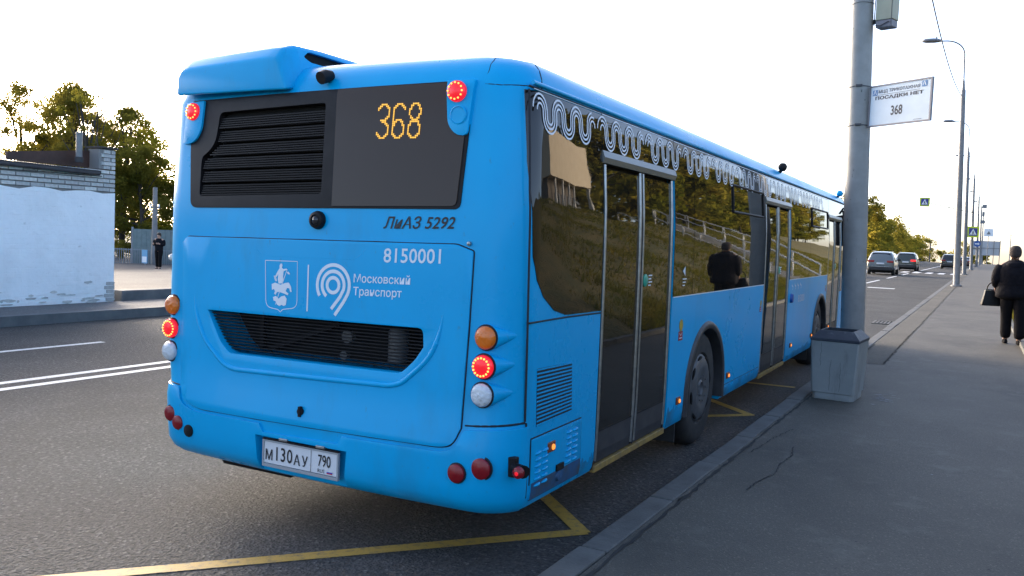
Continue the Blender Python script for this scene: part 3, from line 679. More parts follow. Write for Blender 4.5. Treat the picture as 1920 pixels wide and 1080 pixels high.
blob('crest_horse', rel([(-62,-20),(-66,12),(-40,22),(0,12),(34,24),(60,28),(78,6),(84,-22),(74,-24),(66,-4),(50,-2),(40,-20),(62,-34),(56,-42),(26,-34),(-6,-28),(-24,-30),(-34,-46),(-44,-40),(-38,-26),(-48,-14)]))
blob('crest_dragon', rel([(-52,-60),(-30,-52),(-10,-66),(10,-52),(34,-46),(50,-62),(46,-96),(30,-104),(16,-98),(-2,-106),(-20,-98),(-30,-82),(-46,-78)]))
stroke('crest_lance', rel([(44,100),(-10,-40),(-30,-100)]), .004, WHITE, hatch, ID)
for dx in (-50,-42,44,52): stroke('crest_cloak', rel([(dx,60 if dx < 0 else 86),(dx+12,30 if dx < 0 else 74)]), .006, WHITE, hatch, ID)

# --- right side: glazing, doors, ornaments
def sskin(name, poly, off, mt, par=bus, r=0, **k): return skin(name, rpoly(poly, r, 4) if r else poly, off, 'x', SR, mt, par, **k)
GZ = [(.195,1.98,0)]
q0 = [(.185,2.405),(.165,2.05),(.185,1.58),(.225,1.46),(.30,1.375),(.43,1.30),(.58,1.268),(1.07,1.262),(1.07,2.405)]
PANES = [('side_window', q0), ('over_door_glass', [(1.078,2.20),(1.078,2.407),(2.44,2.410),(2.44,2.20)]),
 ('side_window', [(2.448,1.285),(2.448,2.41),(2.93,2.412),(2.93,1.285)]), ('side_window', [(2.938,1.285),(2.938,2.412),(4.03,2.414),(4.03,1.285)]),
 ('side_window', [(4.038,1.285),(4.038,2.414),(5.545,2.417),(5.545,1.285)]), ('over_door_glass', [(5.552,2.20),(5.552,2.417),(6.95,2.42),(6.95,2.20)]),
 ('side_window', [(6.958,1.30),(6.958,2.42),(8.33,2.422),(8.33,1.30)]), ('side_window', [(8.338,1.30),(8.338,2.422),(9.97,2.424),(9.97,1.30)]),
 ('over_door_glass', [(9.982,2.20),(9.982,2.424),(11.38,2.426),(11.38,2.20)]), ('side_window', [(11.39,1.0),(11.39,2.426),(11.95,2.426),(11.95,1.0)])]
for nm, pl in PANES: sskin(nm, pl, .004, GLASS)
for a, b in ((.2,1.07),(1.08,2.44),(2.45,5.54),(5.55,6.95),(6.96,9.97)):   # white line at the top of the glass
    stroke('glass_edge', [(a,2.411),(b,2.413)], .006, ORN, bus, lambda u, v: (lv(v)[0]+.006, u, v))
stroke('glass_edge', [(2.46,1.281),(5.54,1.281)], .008, ORN, bus, lambda u, v: (lv(v)[0]+.004, u, v))
stroke('glass_edge', [(6.97,1.296),(9.96,1.296)], .008, ORN, bus, lambda u, v: (lv(v)[0]+.004, u, v))
seam('waist_seam', side_line([(.15,1.252),(.6,1.255),(1.08,1.25)], .001), .010)
# opening top light in the window
mb = MB(); LL = side_line([(4.15,1.98),(5.40,1.98),(5.40,2.22),(4.15,2.22),(4.15,1.98)], .006, 4); mb.tube(LL, .012, 6); mb.build('top_light_frame', BLACK, bus)
mb = MB(); LL = side_line([(8.45,1.98),(9.85,1.98),(9.85,2.22),(8.45,2.22),(8.45,1.98)], .006, 4); mb.tube(LL, .012, 6); mb.build('top_light_frame', BLACK, bus)
# the wave ornament: a meandering triple line with spiral ends, over panes and doors
def wave(y0, y1, z0=2.300):
    sp = .112; hs = .014; k = 0; y = y0; runs = []; cur = []
    while y+2*sp < y1:
        top = (k % 2 == 0)
        seg_ = [(y+sp/2*1+ -sp/2*math.cos(t), z0+hs+sp/2*math.sin(t)*1.0) for t in np.linspace(0, math.pi, 12)] if top else [(y+sp/2-sp/2*math.cos(t), z0-hs-sp/2*math.sin(t)) for t in np.linspace(0, math.pi, 12)]
        cur += seg_; k += 1; y += sp
        if k % 8 == 7:
            runs.append(cur); cur = []; y += sp*.35; k += 1
    runs.append(cur)
    for rn in runs:
        if len(rn) < 13: continue
        c = Vector(rn[0]); st = 0
        for d in (-.023, 0, .023):
            P = []
            for i, q in enumerate(rn):
                a = Vector(rn[max(i-1,0)]); b = Vector(rn[min(i+1,len(rn)-1)]); t = (b-a).normalized(); P.append((q[0]-t.y*d, q[1]+t.x*d))
            if d == 0: P = P[4:-4]
            elif d > 0: P = P[:-6]
            stroke('wave_ornament', P, .0108, ORN, bus, lambda u, v: (lv(v)[0]+.0075, u, v))
wave(.20, 9.7)
# doors
def door(a, b, big=True):
    w_ = b-a; mid = (a+b)/2; zt, zb = 2.185, .335
    xo = 1.228
    e = MB()
    def xs(z): return lv(z)[0]-.012
    d_ = MB(); d_.bar((xs(zb)-.005,a+.012,zb-.03),(xs(zt)-.005,a+.012,zt), .035, .02, (1,0,0)); d_.bar((xs(zb)-.005,b-.012,zb-.03),(xs(zt)-.005,b-.012,zt), .035, .02, (1,0,0))
    fr = d_.build('door_frame', BLACK, bus)
    hd = MB().prism([(1.16,2.13),(1.226,2.128),(1.236,2.16),(1.222,2.20),(1.19,2.208),(1.16,2.2)], a-.012, b+.012, 'y').build('door_header', mat('door_header_grey', (.2,.21,.205), .35, metal=.5), fr, 30)
    for y0, y1 in ((a+.028, mid-.012), (mid+.012, b-.028)):
        lf = MB(); 
        for yy in (y0+.012, y1-.012):
            pass
        st = []
        for yy, mt_ in ((y0+.016, SILVER), (y1-.016, SILVER)):
            o_ = MB(); o_.tube([(xs(z)+.004,yy,z) for z in np.linspace(zb+.02, 2.12, 8)], .012, 8); st.append(o_)
        leaf = MB()
        leaf.add([(xs(z),y,z) for z in (.53,1.2,1.8,2.1) for y in (y0+.02,y1-.02)], [(2*i,2*i+1,2*i+3,2*i+2) for i in range(3)])
        gl = leaf.build('door_glass', GLASS, fr)
        kp = MB(); kp.add([(xs(z)+(.003 if z < .5 else 0),y,z) for z in (.335,.40,.525) for y in (y0+.02,y1-.02)], [(0,1,3,2),(2,3,5,4)]); kp.build('kick_panel', TRIM, gl)
        MB().box((xs(.4)+.001,y0+.02,.523),(xs(.4)+.006,y1-.02,.532)).build('glass_bead', BLACK, gl)
        for j, o_ in enumerate(st): o_.build('door_edge', SILVER if (y0 < mid-.1 and j == 1) or (y0 > mid and j == 0) or big else BLACK, gl, 50)
    rs = MB(); rs.tube([(xs(z)+.002,mid,z) for z in np.linspace(zb,2.12,6)], .014, 8); rs.build('rubber_seal', RUBBER, fr, 60)
    MB().box((1.10,a+.02,.285),(1.246,b-.02,.325)).build('door_sill', YELLOW, fr, bevel=.004)
    MB().box((1.08,a+.02,.325),(1.17,b-.02,2.19)).build('door_reveal', VOID, fr)
    bt = MB().lathe([(0,0),(.042,0),(.042,.008),(.03,.014),(0,.014)], 20, (xs(1.42)+.002,mid+.10,1.42), 'x').build('door_button', mat('green_button', (.03,.33,.22), .35), fr, 40)
    for k in range(4):
        MB().add([(xs(1.44)+.003,mid+.175,1.455-k*.022),(xs(1.44)+.003,mid+.25-.02*(k % 2),1.455-k*.022),(xs(1.44)+.003,mid+.25-.02*(k % 2),1.446-k*.022),(xs(1.44)+.003,mid+.175,1.446-k*.022)], [(0,1,2,3)]).build('button_caption', WHITE, fr)
    return fr
for a, b in DOORS: door(a, b)
# wheels, arches, mud flaps
def wheel(y, s):
    W = MB(); x0, x1 = s*.94, s*1.225
    pr = [(.285,0),(.30,.0),(.42,.015),(.465,.05),(.478,.09),(.48,.2),(.468,.245),(.445,.272),(.40,.285),(.30,.28),(.285,.26)]
    t_ = MB().lathe([(r, s*(-.285+h)) for r, h in pr], 48, (s*1.225,y,.48), 'x').build('tyre', RUBBER, None, 40); t_.parent = bus
    prh = [(0,-.015),(.04,-.015),(.055,.008),(.07,-.004),(.16,.012),(.20,.016),(.245,.004),(.275,-.012),(.292,-.03),(.292,-.08),(0,-.08)]
    h_ = MB().lathe([(r, s*h) for r, h in prh], 40, (s*1.225,y,.48), 'x').build('hub_cap', HUB, t_, 30)
    for k in range(8):
        t = 2*math.pi*k/8+.2; l = .055
        pts = [(y+.262*math.cos(t+d), .48+.262*math.sin(t+d)) for d in (-.2,-.1,0,.1,.2)]
        mb = MB(); mb.tube([(s*(1.2235),a,b) for a, b in pts], [.004,.011,.013,.011,.004], 6); mb.build('hub_slot', VOID, h_)
    for k in range(9):
        t = 2*math.pi*k/9
        MB().lathe([(0,0),(.010,0),(.008,s*.008),(0,s*.009)], 8, (s*1.237,y+.105*math.cos(t),.48+.105*math.sin(t)), 'x').build('hub_stud', HUB, h_)
    return t_
for y in (3.42, 9.42):
    for s in (1, -1):
        wheel(y, s)
for yc in (3.45, 9.45):
    for s in (1, -1):
        A = [(yc-.60,.33)]+[(yc-.60*math.cos(t), .47+.575*math.sin(t)) for t in np.linspace(0, math.pi, 25)]+[(yc+.60,.33)]
        B = [(yc-.535,.33)]+[(yc-.535*math.cos(t), .47+.51*math.sin(t)) for t in np.linspace(0, math.pi, 25)]+[(yc+.535,.33)]
        mb = MB(); n = len(A); V = []; F = []
        for (a, b) in zip(A, B):
            m_ = ((a[0]+b[0])/2, (a[1]+b[1])/2)
            V += [(s*1.245,a[0],a[1]),(s*1.268,a[0]*.75+b[0]*.25,a[1]*.75+b[1]*.25),(s*1.272,b[0]*.75+a[0]*.25,b[1]*.75+a[1]*.25),(s*1.262,b[0],b[1]),(s*1.15,b[0],b[1])]
        for i in range(n-1):
            for k in range(4): F.append((i*5+k,i*5+k+1,i*5+5+k+1,i*5+5+k))
        mb.add(V, F); mb.build('wheel_arch_trim', TRIM, bus, 50)
    for s in (1, -1): MB().box((s*.95,yc-.62,.12),(s*1.2,yc-.60,.40)).build('mud_flap', RUBBER, bus) if False else MB().box((min(s*.95,s*1.2),yc-.63,.13),(max(s*.95,s*1.2),yc-.61,.42)).build('mud_flap', RUBBER, bus)
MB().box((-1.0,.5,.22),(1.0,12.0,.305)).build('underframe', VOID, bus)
ax = MB(); ax.tube([(-1.0,3.42,.45),(1.0,3.42,.45)], .09, 12); ax.tube([(-1.0,9.42,.45),(1.0,9.42,.45)], .07, 12); ax.build('axles', BLACK, bus)
MB().box((-.75,.08,.24),(-.2,.9,.335)).build('exhaust_box', BLACK, bus, bevel=.02)
# side vent with slats, fuel flap, markers, stickers
vt = sskin('side_vent', [(.262,1.012),(.692,1.000),(.718,.722),(.278,.712)], .002, SEAM)
for k in range(15):
    t = k/14; za = 1.006-.288*t; y0 = .262+.016*t; y1 = .692+.026*t
    mb = MB(); mb.bar((1.251,y0,za),(1.251,y1,za-.010+.018*t), .006, .0085); mb.build('vent_slat', BLUE, vt)
fl = sskin('service_flap', [(.225,.655),(.855,.66),(.862,.34),(.235,.34)], .006, BLUE, bevel=.003)
sskin('flap_skirt', [(.24,.425),(.862,.43),(.862,.335),(.24,.335)], .0075, SKIRT, fl)
seam('flap_seam', side_line([(.225,.42),(.222,.658),(.855,.663),(.862,.42)], .001), .008, par=fl)
for bx_ in (.29, .64):
    for r in range(6):
        for c in range(2):
            y = bx_+c*.085-(.02 if bx_ < .4 else -.01); z = .61-r*.033-(.04 if bx_ < .4 else 0)
            MB().tube([(1.253,y,z),(1.259,y+.025,z+.003),(1.259,y+.05,z+.004),(1.253,y+.07,z+.005)], [.004,.009,.009,.004], 6).build('flap_louvre', BLUE, fl, 60)
MB().box((1.250,.53,.425),(1.264,.62,.46)).build('flap_latch', VOID, fl); MB().lathe([(0,0),(.03,0),(.026,.014),(0,.016)], 14, (1.254,.56,.395), 'x').build('flap_knob', SKIRT, fl, 40)
LEDO = mat('orange_marker_lit', (.7,.15,.02), .3, emit=(1,.3,.05), es=.3)
for y, z in ((.46,.575), (2.70,.485), (4.20,.495), (7.25,.49), (8.75,.49), (10.3,.5)):
    f_m = MB().box((1.249,y-.045,z-.028),(1.263,y+.045,z+.028)).build('side_marker', mat('marker_body', (.20,.05,.02), .35), bus, bevel=.006)
    MB().lathe([(0,0),(.017,0),(.014,.008),(0,.009)], 12, (1.262,y+.01,z-.002), 'x').build('marker_bulb', LEDO, f_m, 40)
SRED = mat('sticker_red', (.30,.02,.03), .5); SYEL = mat('sticker_yellow', (.45,.3,.03), .5)
for y, z, k in ((2.69,1.02,1.), (5.45,1.06,.75), (9.88,1.10,.6)):
    MB().lathe([(0,0),(.045*k,0),(.045*k,.0015),(0,.0016)], 20, (1.252,y,z+.04*k), 'x').build('sticker_disc', SYEL, bus)
    st = MB().box((1.2505,y-.05*k,z-.075*k),(1.2525,y+.05*k,z-.005*k)).build('sticker_label', SRED, bus)
    stroke('sticker_smile', arc(y, z-.005*k, .03*k, 200, 340, 10), .006*k, WHITE, st, lambda u, v: (1.2532, u, v))
    stroke('sticker_text', [(y-.035*k,z-.056*k),(y+.035*k,z-.056*k)], .008*k, WHITE, st, lambda u, v: (1.2532, u, v))
for k in range(4): stroke('icon', [(7.15+k*.19,1.245),(7.15+k*.19,1.225),(7.22+k*.19,1.205),(7.2+k*.19,1.17)], .018, ORN, bus, lambda u, v: (1.252, u, v))
text('fleet_number', '8150001', .13, WHITE, bus, lambda u, v: (1.2525, 7.85+u, 1.04+v), sx=1.05)
MB().lathe([(0,0),(.06,0),(.05,.03),(0,.035)], 14, (1.25,7.12,1.07), 'x').build('ramp_button', mat('ramp_blue', (.01,.08,.3), .4), bus, 40)
text('window_arrow', '◄', .1, WHITE, bus, lambda u, v: (lv(1.42+v)[0]+.008, 2.68+u, 1.45+v)) if False else stroke('window_arrow', [(2.66,1.47),(2.72,1.47)], [.002,.075], WHITE, bus, lambda u, v: (lv(v)[0]+.008, u, v))
for k in range(3): stroke('window_caption', [(2.66,1.41-k*.024),(2.76-.02*k,1.41-k*.024)], .009, WHITE, bus, lambda u, v: (lv(v)[0]+.008, u, v))
DIRTY = mat('road_dirt_on_paint', (.0008,.30,.58), .4, spec=.2, col2=(.03,.13,.20), nscale=5, var=(.42,.75))
for y0, y1, zt in ((.875,1.07,.40),(2.455,2.84,.44),(4.07,5.54,.41),(6.965,8.83,.40)):
    nn_ = 14; top_ = [(y1-(y1-y0)*k/nn_, zt+random.uniform(-.035,.03)) for k in range(nn_+1)]
    sskin('skirt_panel', [(y0,.31),(y1,.31)]+top_, .002, DIRTY)
# left side glazing and lower skirt line, front glass, mirrors, roof gear
skin('side_window', [(.6,1.28),(.6,2.40),(11.9,2.42),(11.9,1.28)], .004, 'x', SL, GLASS)
skin('windscreen', rpoly([(-1.15,.95),(-1.15,2.42),(1.15,2.42),(1.15,.95)], .1, 4), .004, 'y', (12.0,13), GLASS)
seam('skirt_seam', side_line([(4.1,.42),(5.5,.42)], .0), .006)
for y in (6.58, 11.35):
    mb = MB(); mb.tube([(1.13,y,2.53),(1.17,y,2.57)], .02, 8); bs = mb.build('camera_base', BLACK, bus)
    MB().lathe([(0,-.055),(.03,-.05),(.05,-.02),(.052,.01),(.03,.04),(0,.045)], 16, (1.17,y,2.60)).build('side_camera', BLUE if y > 10 else BLACK, bs, 60)
mb = MB(); mb.tube([(1.1,12.25,2.35),(1.28,12.35,2.42),(1.36,12.35,2.33)], .02, 8); arm = mb.build('mirror_arm', BLACK, bus, 60)
MB().box((1.27,12.28,1.75),(1.44,12.36,2.3)).build('mirror', BLACK, arm, 40, bevel=.03)
MB().box((1.18,12.0,2.14),(1.27,12.2,2.36)).build('front_display_edge', BLACK, bus, bevel=.01)
hp = MB(); hp.box((-.7,4.6,2.64),(.75,7.4,2.74)); hp.build('roof_unit', BLUE, bus, bevel=.05, seg=3)

# ------------------------------------------------------------------ near pole, stop sign, cabinet, bin
LEAN = Vector((-.030, -.015, 1.))
def lean(o, k=1.): o.rotation_euler = (-LEAN.y*k, LEAN.x*k, o.rotation_euler.z); return o
CLAMP = mat('dark_clamp', (.06,.06,.065), .5, metal=.4)
PX, PYY = 1.875, 8.1
pole = lean(root('street_pole', (PX,PYY,.12), 'thick grey painted steel pole standing behind the litter bin', 'pole'))
MB().lathe([(.145,0),(.143,2),(.138,4),(.132,7),(.118,9.2),(.0,9.2)], 40).build('shaft', STEEL, pole, 40)
MB().lathe([(.165,0),(.165,.03),(.155,.06),(.147,.065)], 32).build('base_collar', STEEL, pole, 40)
for z in (3.12, 3.60, 4.62):
    c = MB(); c.tube([(.1425*math.cos(t), .1425*math.sin(t), z+.004*math.sin(3*t)) for t in np.linspace(0, 2*math.pi, 33)], .006 if z < 4 else .003, 6, cap=False); b_ = c.build('clamp_band', CLAMP, pole, 60)
    if z < 4: MB().box((-.03,-.165,z-.008),(.05,-.14,z+.018)).build('clamp_buckle', CLAMP, pole, bevel=.004)
sgd = Vector((.82,-.57,0)); sgd.normalize(); sang = math.atan2(sgd.y, sgd.x)
sign = root('bus_stop_sign', (PX-.030*3.1+.15*sgd.x, PYY-.05+.15*sgd.y, 3.22), 'white bus stop sign with route 368 clamped to the grey pole', 'sign', rz=sang)
SGW = mat('sign_white', (.52,.58,.62), .35, col2=(.47,.53,.57), nscale=4); SGF = mat('sign_frame_grey', (.16,.15,.16), .45, metal=.3)
Wd, Hd = .865, .475
MB().box((0.02,-.008,.0),(Wd,.008,Hd)).build('panel', SGW, sign)
for a, b in (((0,-.017,-.014),(Wd+.015,.017,.004)), ((0,-.017,Hd-.004),(Wd+.015,.017,Hd+.014)), ((Wd-.004,-.016,.004),(Wd+.015,.016,Hd-.004)), ((0,-.016,.004),(.02,.016,Hd-.004))): MB().box(a, b).build('frame_bar', SGF, sign)
def on_sign(cx, cz): return lambda u, v: (cx*1.235+u*1.2, -.0105, cz+v)
DARK = mat('sign_lettering', (.02,.02,.03), .5)
text('stop_name', 'МЦД ТРИКОТАЖНАЯ', .053, DARK, sign, on_sign(.345,.405), sx=.88, bold=.0008)
text('stop_note', 'ПОСАДКИ НЕТ', .052, DARK, sign, on_sign(.345,.328), sx=1.42, bold=.0022, space=1.05)
text('route_number', '368', .155, DARK, sign, on_sign(.33,.155), sx=.60, bold=.0035)
SBLUE = mat('sign_blue', (.03,.14,.32), .4)
for cx, cz in ((.085,.398), (.775,.425)):
    sq = MB().box((cx-.034,-.0112,cz-.034),(cx+.034,-.0085,cz+.034)).build('letter_square', SBLUE, sign)
    text('letter', 'А', .07, SGW, sq, lambda u, v, cx=cx, cz=cz: (cx+u, -.0125, cz+v), bold=.002)
MB().box((.13,-.0108,.366),(.72,-.0085,.3695)).build('rule', DARK, sign)
MB().box((.65,-.0108,.02),(.76,-.0085,.024)).build('small_print', DARK, sign)
cab = root('metal_cabinet', (PX-.034*4.5+.185, PYY-.06, 4.42), 'beige metal cabinet strapped to the grey pole above the stop sign', 'box', rz=R(-18))
BEIGE = mat('cabinet_beige', (.36,.34,.24), .5, col2=(.30,.29,.21), nscale=5)
MB().box((.03,-.09,.09),(.24,.10,.75)).build('housing', BEIGE, cab, bevel=.008)
MB().box((.035,-.085,.0),(.235,.09,.088)).build('base_tray', mat('tray_grey', (.16,.15,.17), .5), cab, bevel=.01)
MB().box((.225,-.094,.02),(.232,-.088,.75)).build('door_edge', CLAMP, cab)
m_ = MB(); m_.tube([(.04,-.09,.03),(.10,-.10,.015),(.16,-.10,.04),(.2,-.095,.06)], .006, 6); m_.build('cable', CLAMP, cab)
for z in (.08, .5): MB().box((-.12,-.02,z),(.05,.05,z+.045)).build('bracket', CLAMP, cab, bevel=.006)
m_ = MB(); m_.tube([(-.01,-.02,.05),(-.005,-.03,.3),(.01,-.02,.75)], .007, 6); m_.build('cable', CLAMP, cab)

BING = mat('bin_grey_paint', (.29,.30,.285), .6, col2=(.24,.25,.238), nscale=3, bump=(30,.35,.006))
BIND = mat('bin_dark_rim', (.028,.033,.045), .55, col2=(.05,.055,.065), nscale=6)
spots(BING, 7, .56, .70, (.15,.15,.14), .7, (1,1,.25), 7); spots(BING, 24, .68, .71, (.32,.33,.32), .8); spots(BIND, 9, .58, .68, (.14,.145,.15), .7)
bin_ = root('litter_bin', (1.985,5.96,.127), 'grey square concrete litter bin with dark sloping rim on the pavement', 'bin', rz=R(-4))
def rect(w, d, z, c=.0): 
    if c <= 0: return [(-w,-d,z),(w,-d,z),(w,d,z),(-w,d,z)]
    return [(-w+c,-d,z),(w-c,-d,z),(w,-d+c,z),(w,d-c,z),(w-c,d,z),(-w+c,d,z),(-w,d-c,z),(-w,-d+c,z)]
def binring(x0, x1, y0, y1, z, c=.03): return [(x0,y0,z),(x1-c,y0,z),(x1,y0+c*1.6,z),(x1,y1-c,z),(x1-c,y1,z),(x0+c,y1,z),(x0,y1-c,z),(x0,y0+c*.0+.0001,z)]
m_ = MB(); m_.rings([rect(.214,.26,.075,.02), rect(.236,.278,.6,.01), rect(.238,.28,.605,.01)]); m_.build('body', BING, bin_, 25)
m_ = MB(); m_.rings([rect(.205,.25,0,.035), rect(.205,.25,.072,.035)]); m_.build('plinth', BING, bin_, 25, bevel=.006)
m_ = MB(); m_.rings([rect(.236,.278,.606), rect(.24,.282,.612), rect(.241,.283,.635), rect(.165,.195,.715), rect(.15,.18,.715), rect(.17,.2,.60)], cap=False); m_.build('rim', BIND, bin_, 20)
MB().box((-.165,-.195,.60),(.165,.195,.612)).build('liner', VOID, bin_)
for x, z0, z1 in ((-.13,.35,.59), (-.03,.05+.05,.42), (.07,.1,.40)):
    m_ = MB(); m_.tube([(x+random.gauss(0,.004), -.2795+ (.6-z)*.035, z) for z in np.linspace(z1, z0, 9)], .0012, 4); m_.build('drip_mark', BIND, bin_)

# ------------------------------------------------------------------ trees
BARK = mat('bark', (.035,.03,.025), .9, col2=(.06,.05,.04), nscale=6)
LM = {'gold': leafmat('leaves_olive_gold', (.08,.085,.018), (.29,.235,.055), .35, .6), 'green': leafmat('leaves_green', (.06,.08,.014), (.20,.19,.03), .35, .6),
      'mid': leafmat('leaves_olive', (.07,.082,.018), (.23,.20,.045), .3, .6)}
def leaves(cl, n, size, name, mt, par, flat_=.6):
    """n leaf quads spread round the clump centres cl = (x,y,z,r)"""
    cl = np.array(cl); i = RNG.integers(0, len(cl), n); u = RNG.normal(size=(n,3)); u /= np.linalg.norm(u,axis=1)[:,None]
    rad = cl[i,3]*RNG.random(n)**.45
    c = cl[i,:3]+u*rad[:,None]*np.array([1,1,.75])
    a = RNG.normal(size=(n,3)); a /= np.linalg.norm(a,axis=1)[:,None]; b = RNG.normal(size=(n,3)); b -= a*(a*b).sum(1)[:,None]; b /= np.linalg.norm(b,axis=1)[:,None]
    s = size*RNG.uniform(.55,1.3,n)[:,None]
    V = np.stack([c-a*s, c-b*s*.55, c+a*s, c+b*s*.55], 1).reshape(-1,3).astype(np.float32)
    m = bpy.data.meshes.new(name); m.vertices.add(4*n); m.vertices.foreach_set('co', V.ravel()); m.loops.add(4*n); m.loops.foreach_set('vertex_index', np.arange(4*n, dtype=np.int32))
    m.polygons.add(n); m.polygons.foreach_set('loop_start', np.arange(0,4*n,4,dtype=np.int32)); m.polygons.foreach_set('loop_total', np.full(n,4,np.int32)); m.update(); m.validate()
    return obj(name, m, mt, par)
def tree(loc, h, rx, mt, label, group, n=7000, size=.16, bare=.3, clumps=46, sparse=1., shape=1., trunk=True, twigs=0):
    t = root('broadleaf_tree', loc, label, 'tree', group)
    tb = MB(); lean_ = (random.gauss(0,.04)*h, random.gauss(0,.04)*h)
    tops = (lean_[0], lean_[1], h*.82); r0 = .022*h
    tb.tube([(0,0,-.3),(lean_[0]*.2,lean_[1]*.2,h*.25),(lean_[0]*.6,lean_[1]*.6,h*.55),tops], [r0,r0*.8,r0*.5,r0*.15], 8)
    tb.build('trunk', BARK, t, 60)
    cl = []; z0 = h*bare
    for k in range(clumps):
        q = random.random(); z = z0+(h-z0)*q; prof = math.sin(math.pi*min(1,(.12+.88*q)**.75*shape))**.6
        a = random.uniform(0, 6.283); rr_ = rx*prof*math.sqrt(random.random())
        x, y = rr_*math.cos(a)+lean_[0]*q, rr_*math.sin(a)+lean_[1]*q
        cl.append((x, y, z, rx*random.uniform(.16,.34)*sparse))
        if k % 3 == 0:
            f = max(.15, q*.75); zz_ = h*(.2+.55*f)
            bmb = MB(); bmb.tube([(lean_[0]*f,lean_[1]*f,zz_),(x*.5+lean_[0]*f*.5,y*.5+lean_[1]*f*.5,(zz_+z)/2+.02*h),(x,y,z+.05*rx)], [r0*.35,r0*.2,r0*.06], 5); bmb.build('limb', BARK, t)
    for k in range(twigs):
        a = random.uniform(0, 6.283); x, y = rx*.5*random.random()*math.cos(a), rx*.5*random.random()*math.sin(a); z = h*random.uniform(.6,.85); dx, dy = random.gauss(0,.12)*h, random.gauss(0,.12)*h
        q_ = MB(); q_.tube([(x,y,z),(x+dx*.5,y+dy*.5,z+h*.09),(x+dx*.8,y+dy*.8,z+h*.2)], [.03,.018,.008], 4); q_.build('twig', BARK, t)
    leaves(cl, n, size, 'crown', LM[mt], t)
    return t
GL = 'trees behind the white building'
tree((-51.5,31.0,-.8), 10.9, 3.1, 'gold', 'loose golden tree at the far left frame edge above the roof', GL, 11000, .09, .3, 60, .7)
tree((-48.3,31.9,-.8), 10.9, 3.5, 'gold', 'broad olive gold tree crown right behind the chimney pipe roof', GL, 30000, .09, .22, 110, .8)
tree((-42.4,29.6,-.8), 10.2, 2.5, 'mid', 'thin sparse tree with bare twigs right of the broad gold tree', GL, 3000, .075, .45, 50, .45, 1., True, 16)
tree((-41.6,32.3,-.8), 7.0, 2.5, 'mid', 'dense green tree behind the fence beside the bus', GL, 20000, .09, .08, 64, 1., .9)
tree((-39.6,34.6,-.8), 6.6, 2.3, 'green', 'dark leafy tree just left of the bus corner behind fence', GL, 19000, .09, .05, 60, 1., .9)
tree((-46.5,35.5,-.8), 8.6, 3.6, 'green', 'dark green tree filling the gap below the broad gold tree', GL, 18000, .1, .08, 64, 1.0, .9)
tree((-55,36.,-.8), 8.0, 4.2, 'gold', 'yellowing low tree behind the roof at the left edge', GL, 12000, .14, .1, 60)
tree((-36.5,37,-.8), 8.2, 2.5, 'mid', 'olive tree mostly hidden behind the bus rear left edge', GL, 5000, .17, .1, 40)
tree((-52.5,33.5,-.8), 7.6, 3.4, 'gold', 'bushy yellow tree low behind the roof edge at far left', GL, 20000, .095, .12, 70, .95)
tree((-44.6,33.0,-.8), 9.4, 3.0, 'mid', 'tall olive tree between the flue pipe and the sparse tree', GL, 14000, .09, .2, 74, .8, 1., True, 8)
GR_ = 'row of trees along the left side of the far road'
desc = ['nearest tall olive tree', 'second rounded olive tree', 'third bushy green tree', 'fourth spreading tree', 'fifth lower tree', 'sixth small tree', 'seventh small tree', 'eighth distant tree', 'ninth distant tree', 'tenth most distant tree']
sp_ = [(-12.2,124,9.4,4.4),(-12.0,136,8.8,4.2),(-12.0,149,8.2,4.2),(-11.8,163,7.7,4.2),(-11.7,178,7.2,4.2),(-11.6,194,6.9,4.2),(-11.5,211,6.7,4.4),(-11.2,229,6.5,4.4),(-11.,248,6.6,4.5),(-10.6,268,6.8,4.5)]
for i, (x, y, h, rx) in enumerate(sp_):
    tree((x,y,-.3+crest(y)), h, rx, ['gold','mid','mid','gold'][i % 4], desc[i]+' in the row left of the far road', GR_, 7500 if i < 4 else 5000, .2, .02, 50, 1.1, .85)
for i, (x, y, h, rx, d) in enumerate([(-4.2,250,6.0,3.,'small round tree on the skyline left of the dark estate car'), (1.0,255,8.2,4.,'pale tree on the skyline above the dark estate car'), (5.4,262,7.2,3.5,'low tree on the skyline between the far lamp posts')]):
    tree((x,y,-3.5), h, rx, 'mid', d, 'trees on the skyline', 1800, .3, .1, 26)
HL = 'trees on top of the embankment'
for i, y in enumerate((37,42.5,48,54,60,66,72,79,86,94,102,111,120,130,140)):
    x = 17.5+random.uniform(-1,1)+(y-37)*.05; tree((x,y,max(.2,hillz(x,y)-.2)), random.uniform(7.2,9.5), 3.6, ['mid','gold','green'][i % 3], ['first','second','third','fourth','fifth','sixth','seventh','eighth','ninth','tenth','eleventh','twelfth','thirteenth','fourteenth','fifteenth'][i]+' embankment tree counted from the pavilion, seen mirrored in the bus windows', HL, 4200, .24, .12, 44)

# ------------------------------------------------------------------ white building at the left
WPAINT = mat('whitewashed_wall', (.78,.80,.81), .85, col2=(.84,.855,.86), nscale=1.3, bump=(9,.5,.03))
spots(WPAINT, .8, .50, .72, (.62,.62,.60), .45, (1,1,.6), 9); spots(WPAINT, 5, .64, .70, (.42,.43,.42), .5, (1,1,1.6), 8); spots(WPAINT, 40, .72, .75, (.2,.2,.2), .8)
BRICK = [mat('silicate_brick_%d' % k, c, .85, col2=tuple(q*.8 for q in c), nscale=18, bump=(60,.4,.005)) for k, c in enumerate(((.58,.57,.54),(.50,.50,.48),(.63,.62,.58),(.43,.43,.42)))]
MORT = mat('mortar', (.22,.215,.21), .9)
ROOFM = mat('roof_felt', (.03,.028,.03), .8, col2=(.05,.045,.045), nscale=5)
RUST = mat('rust_brown_sheet', (.045,.018,.012), .6, col2=(.07,.03,.02), nscale=4)
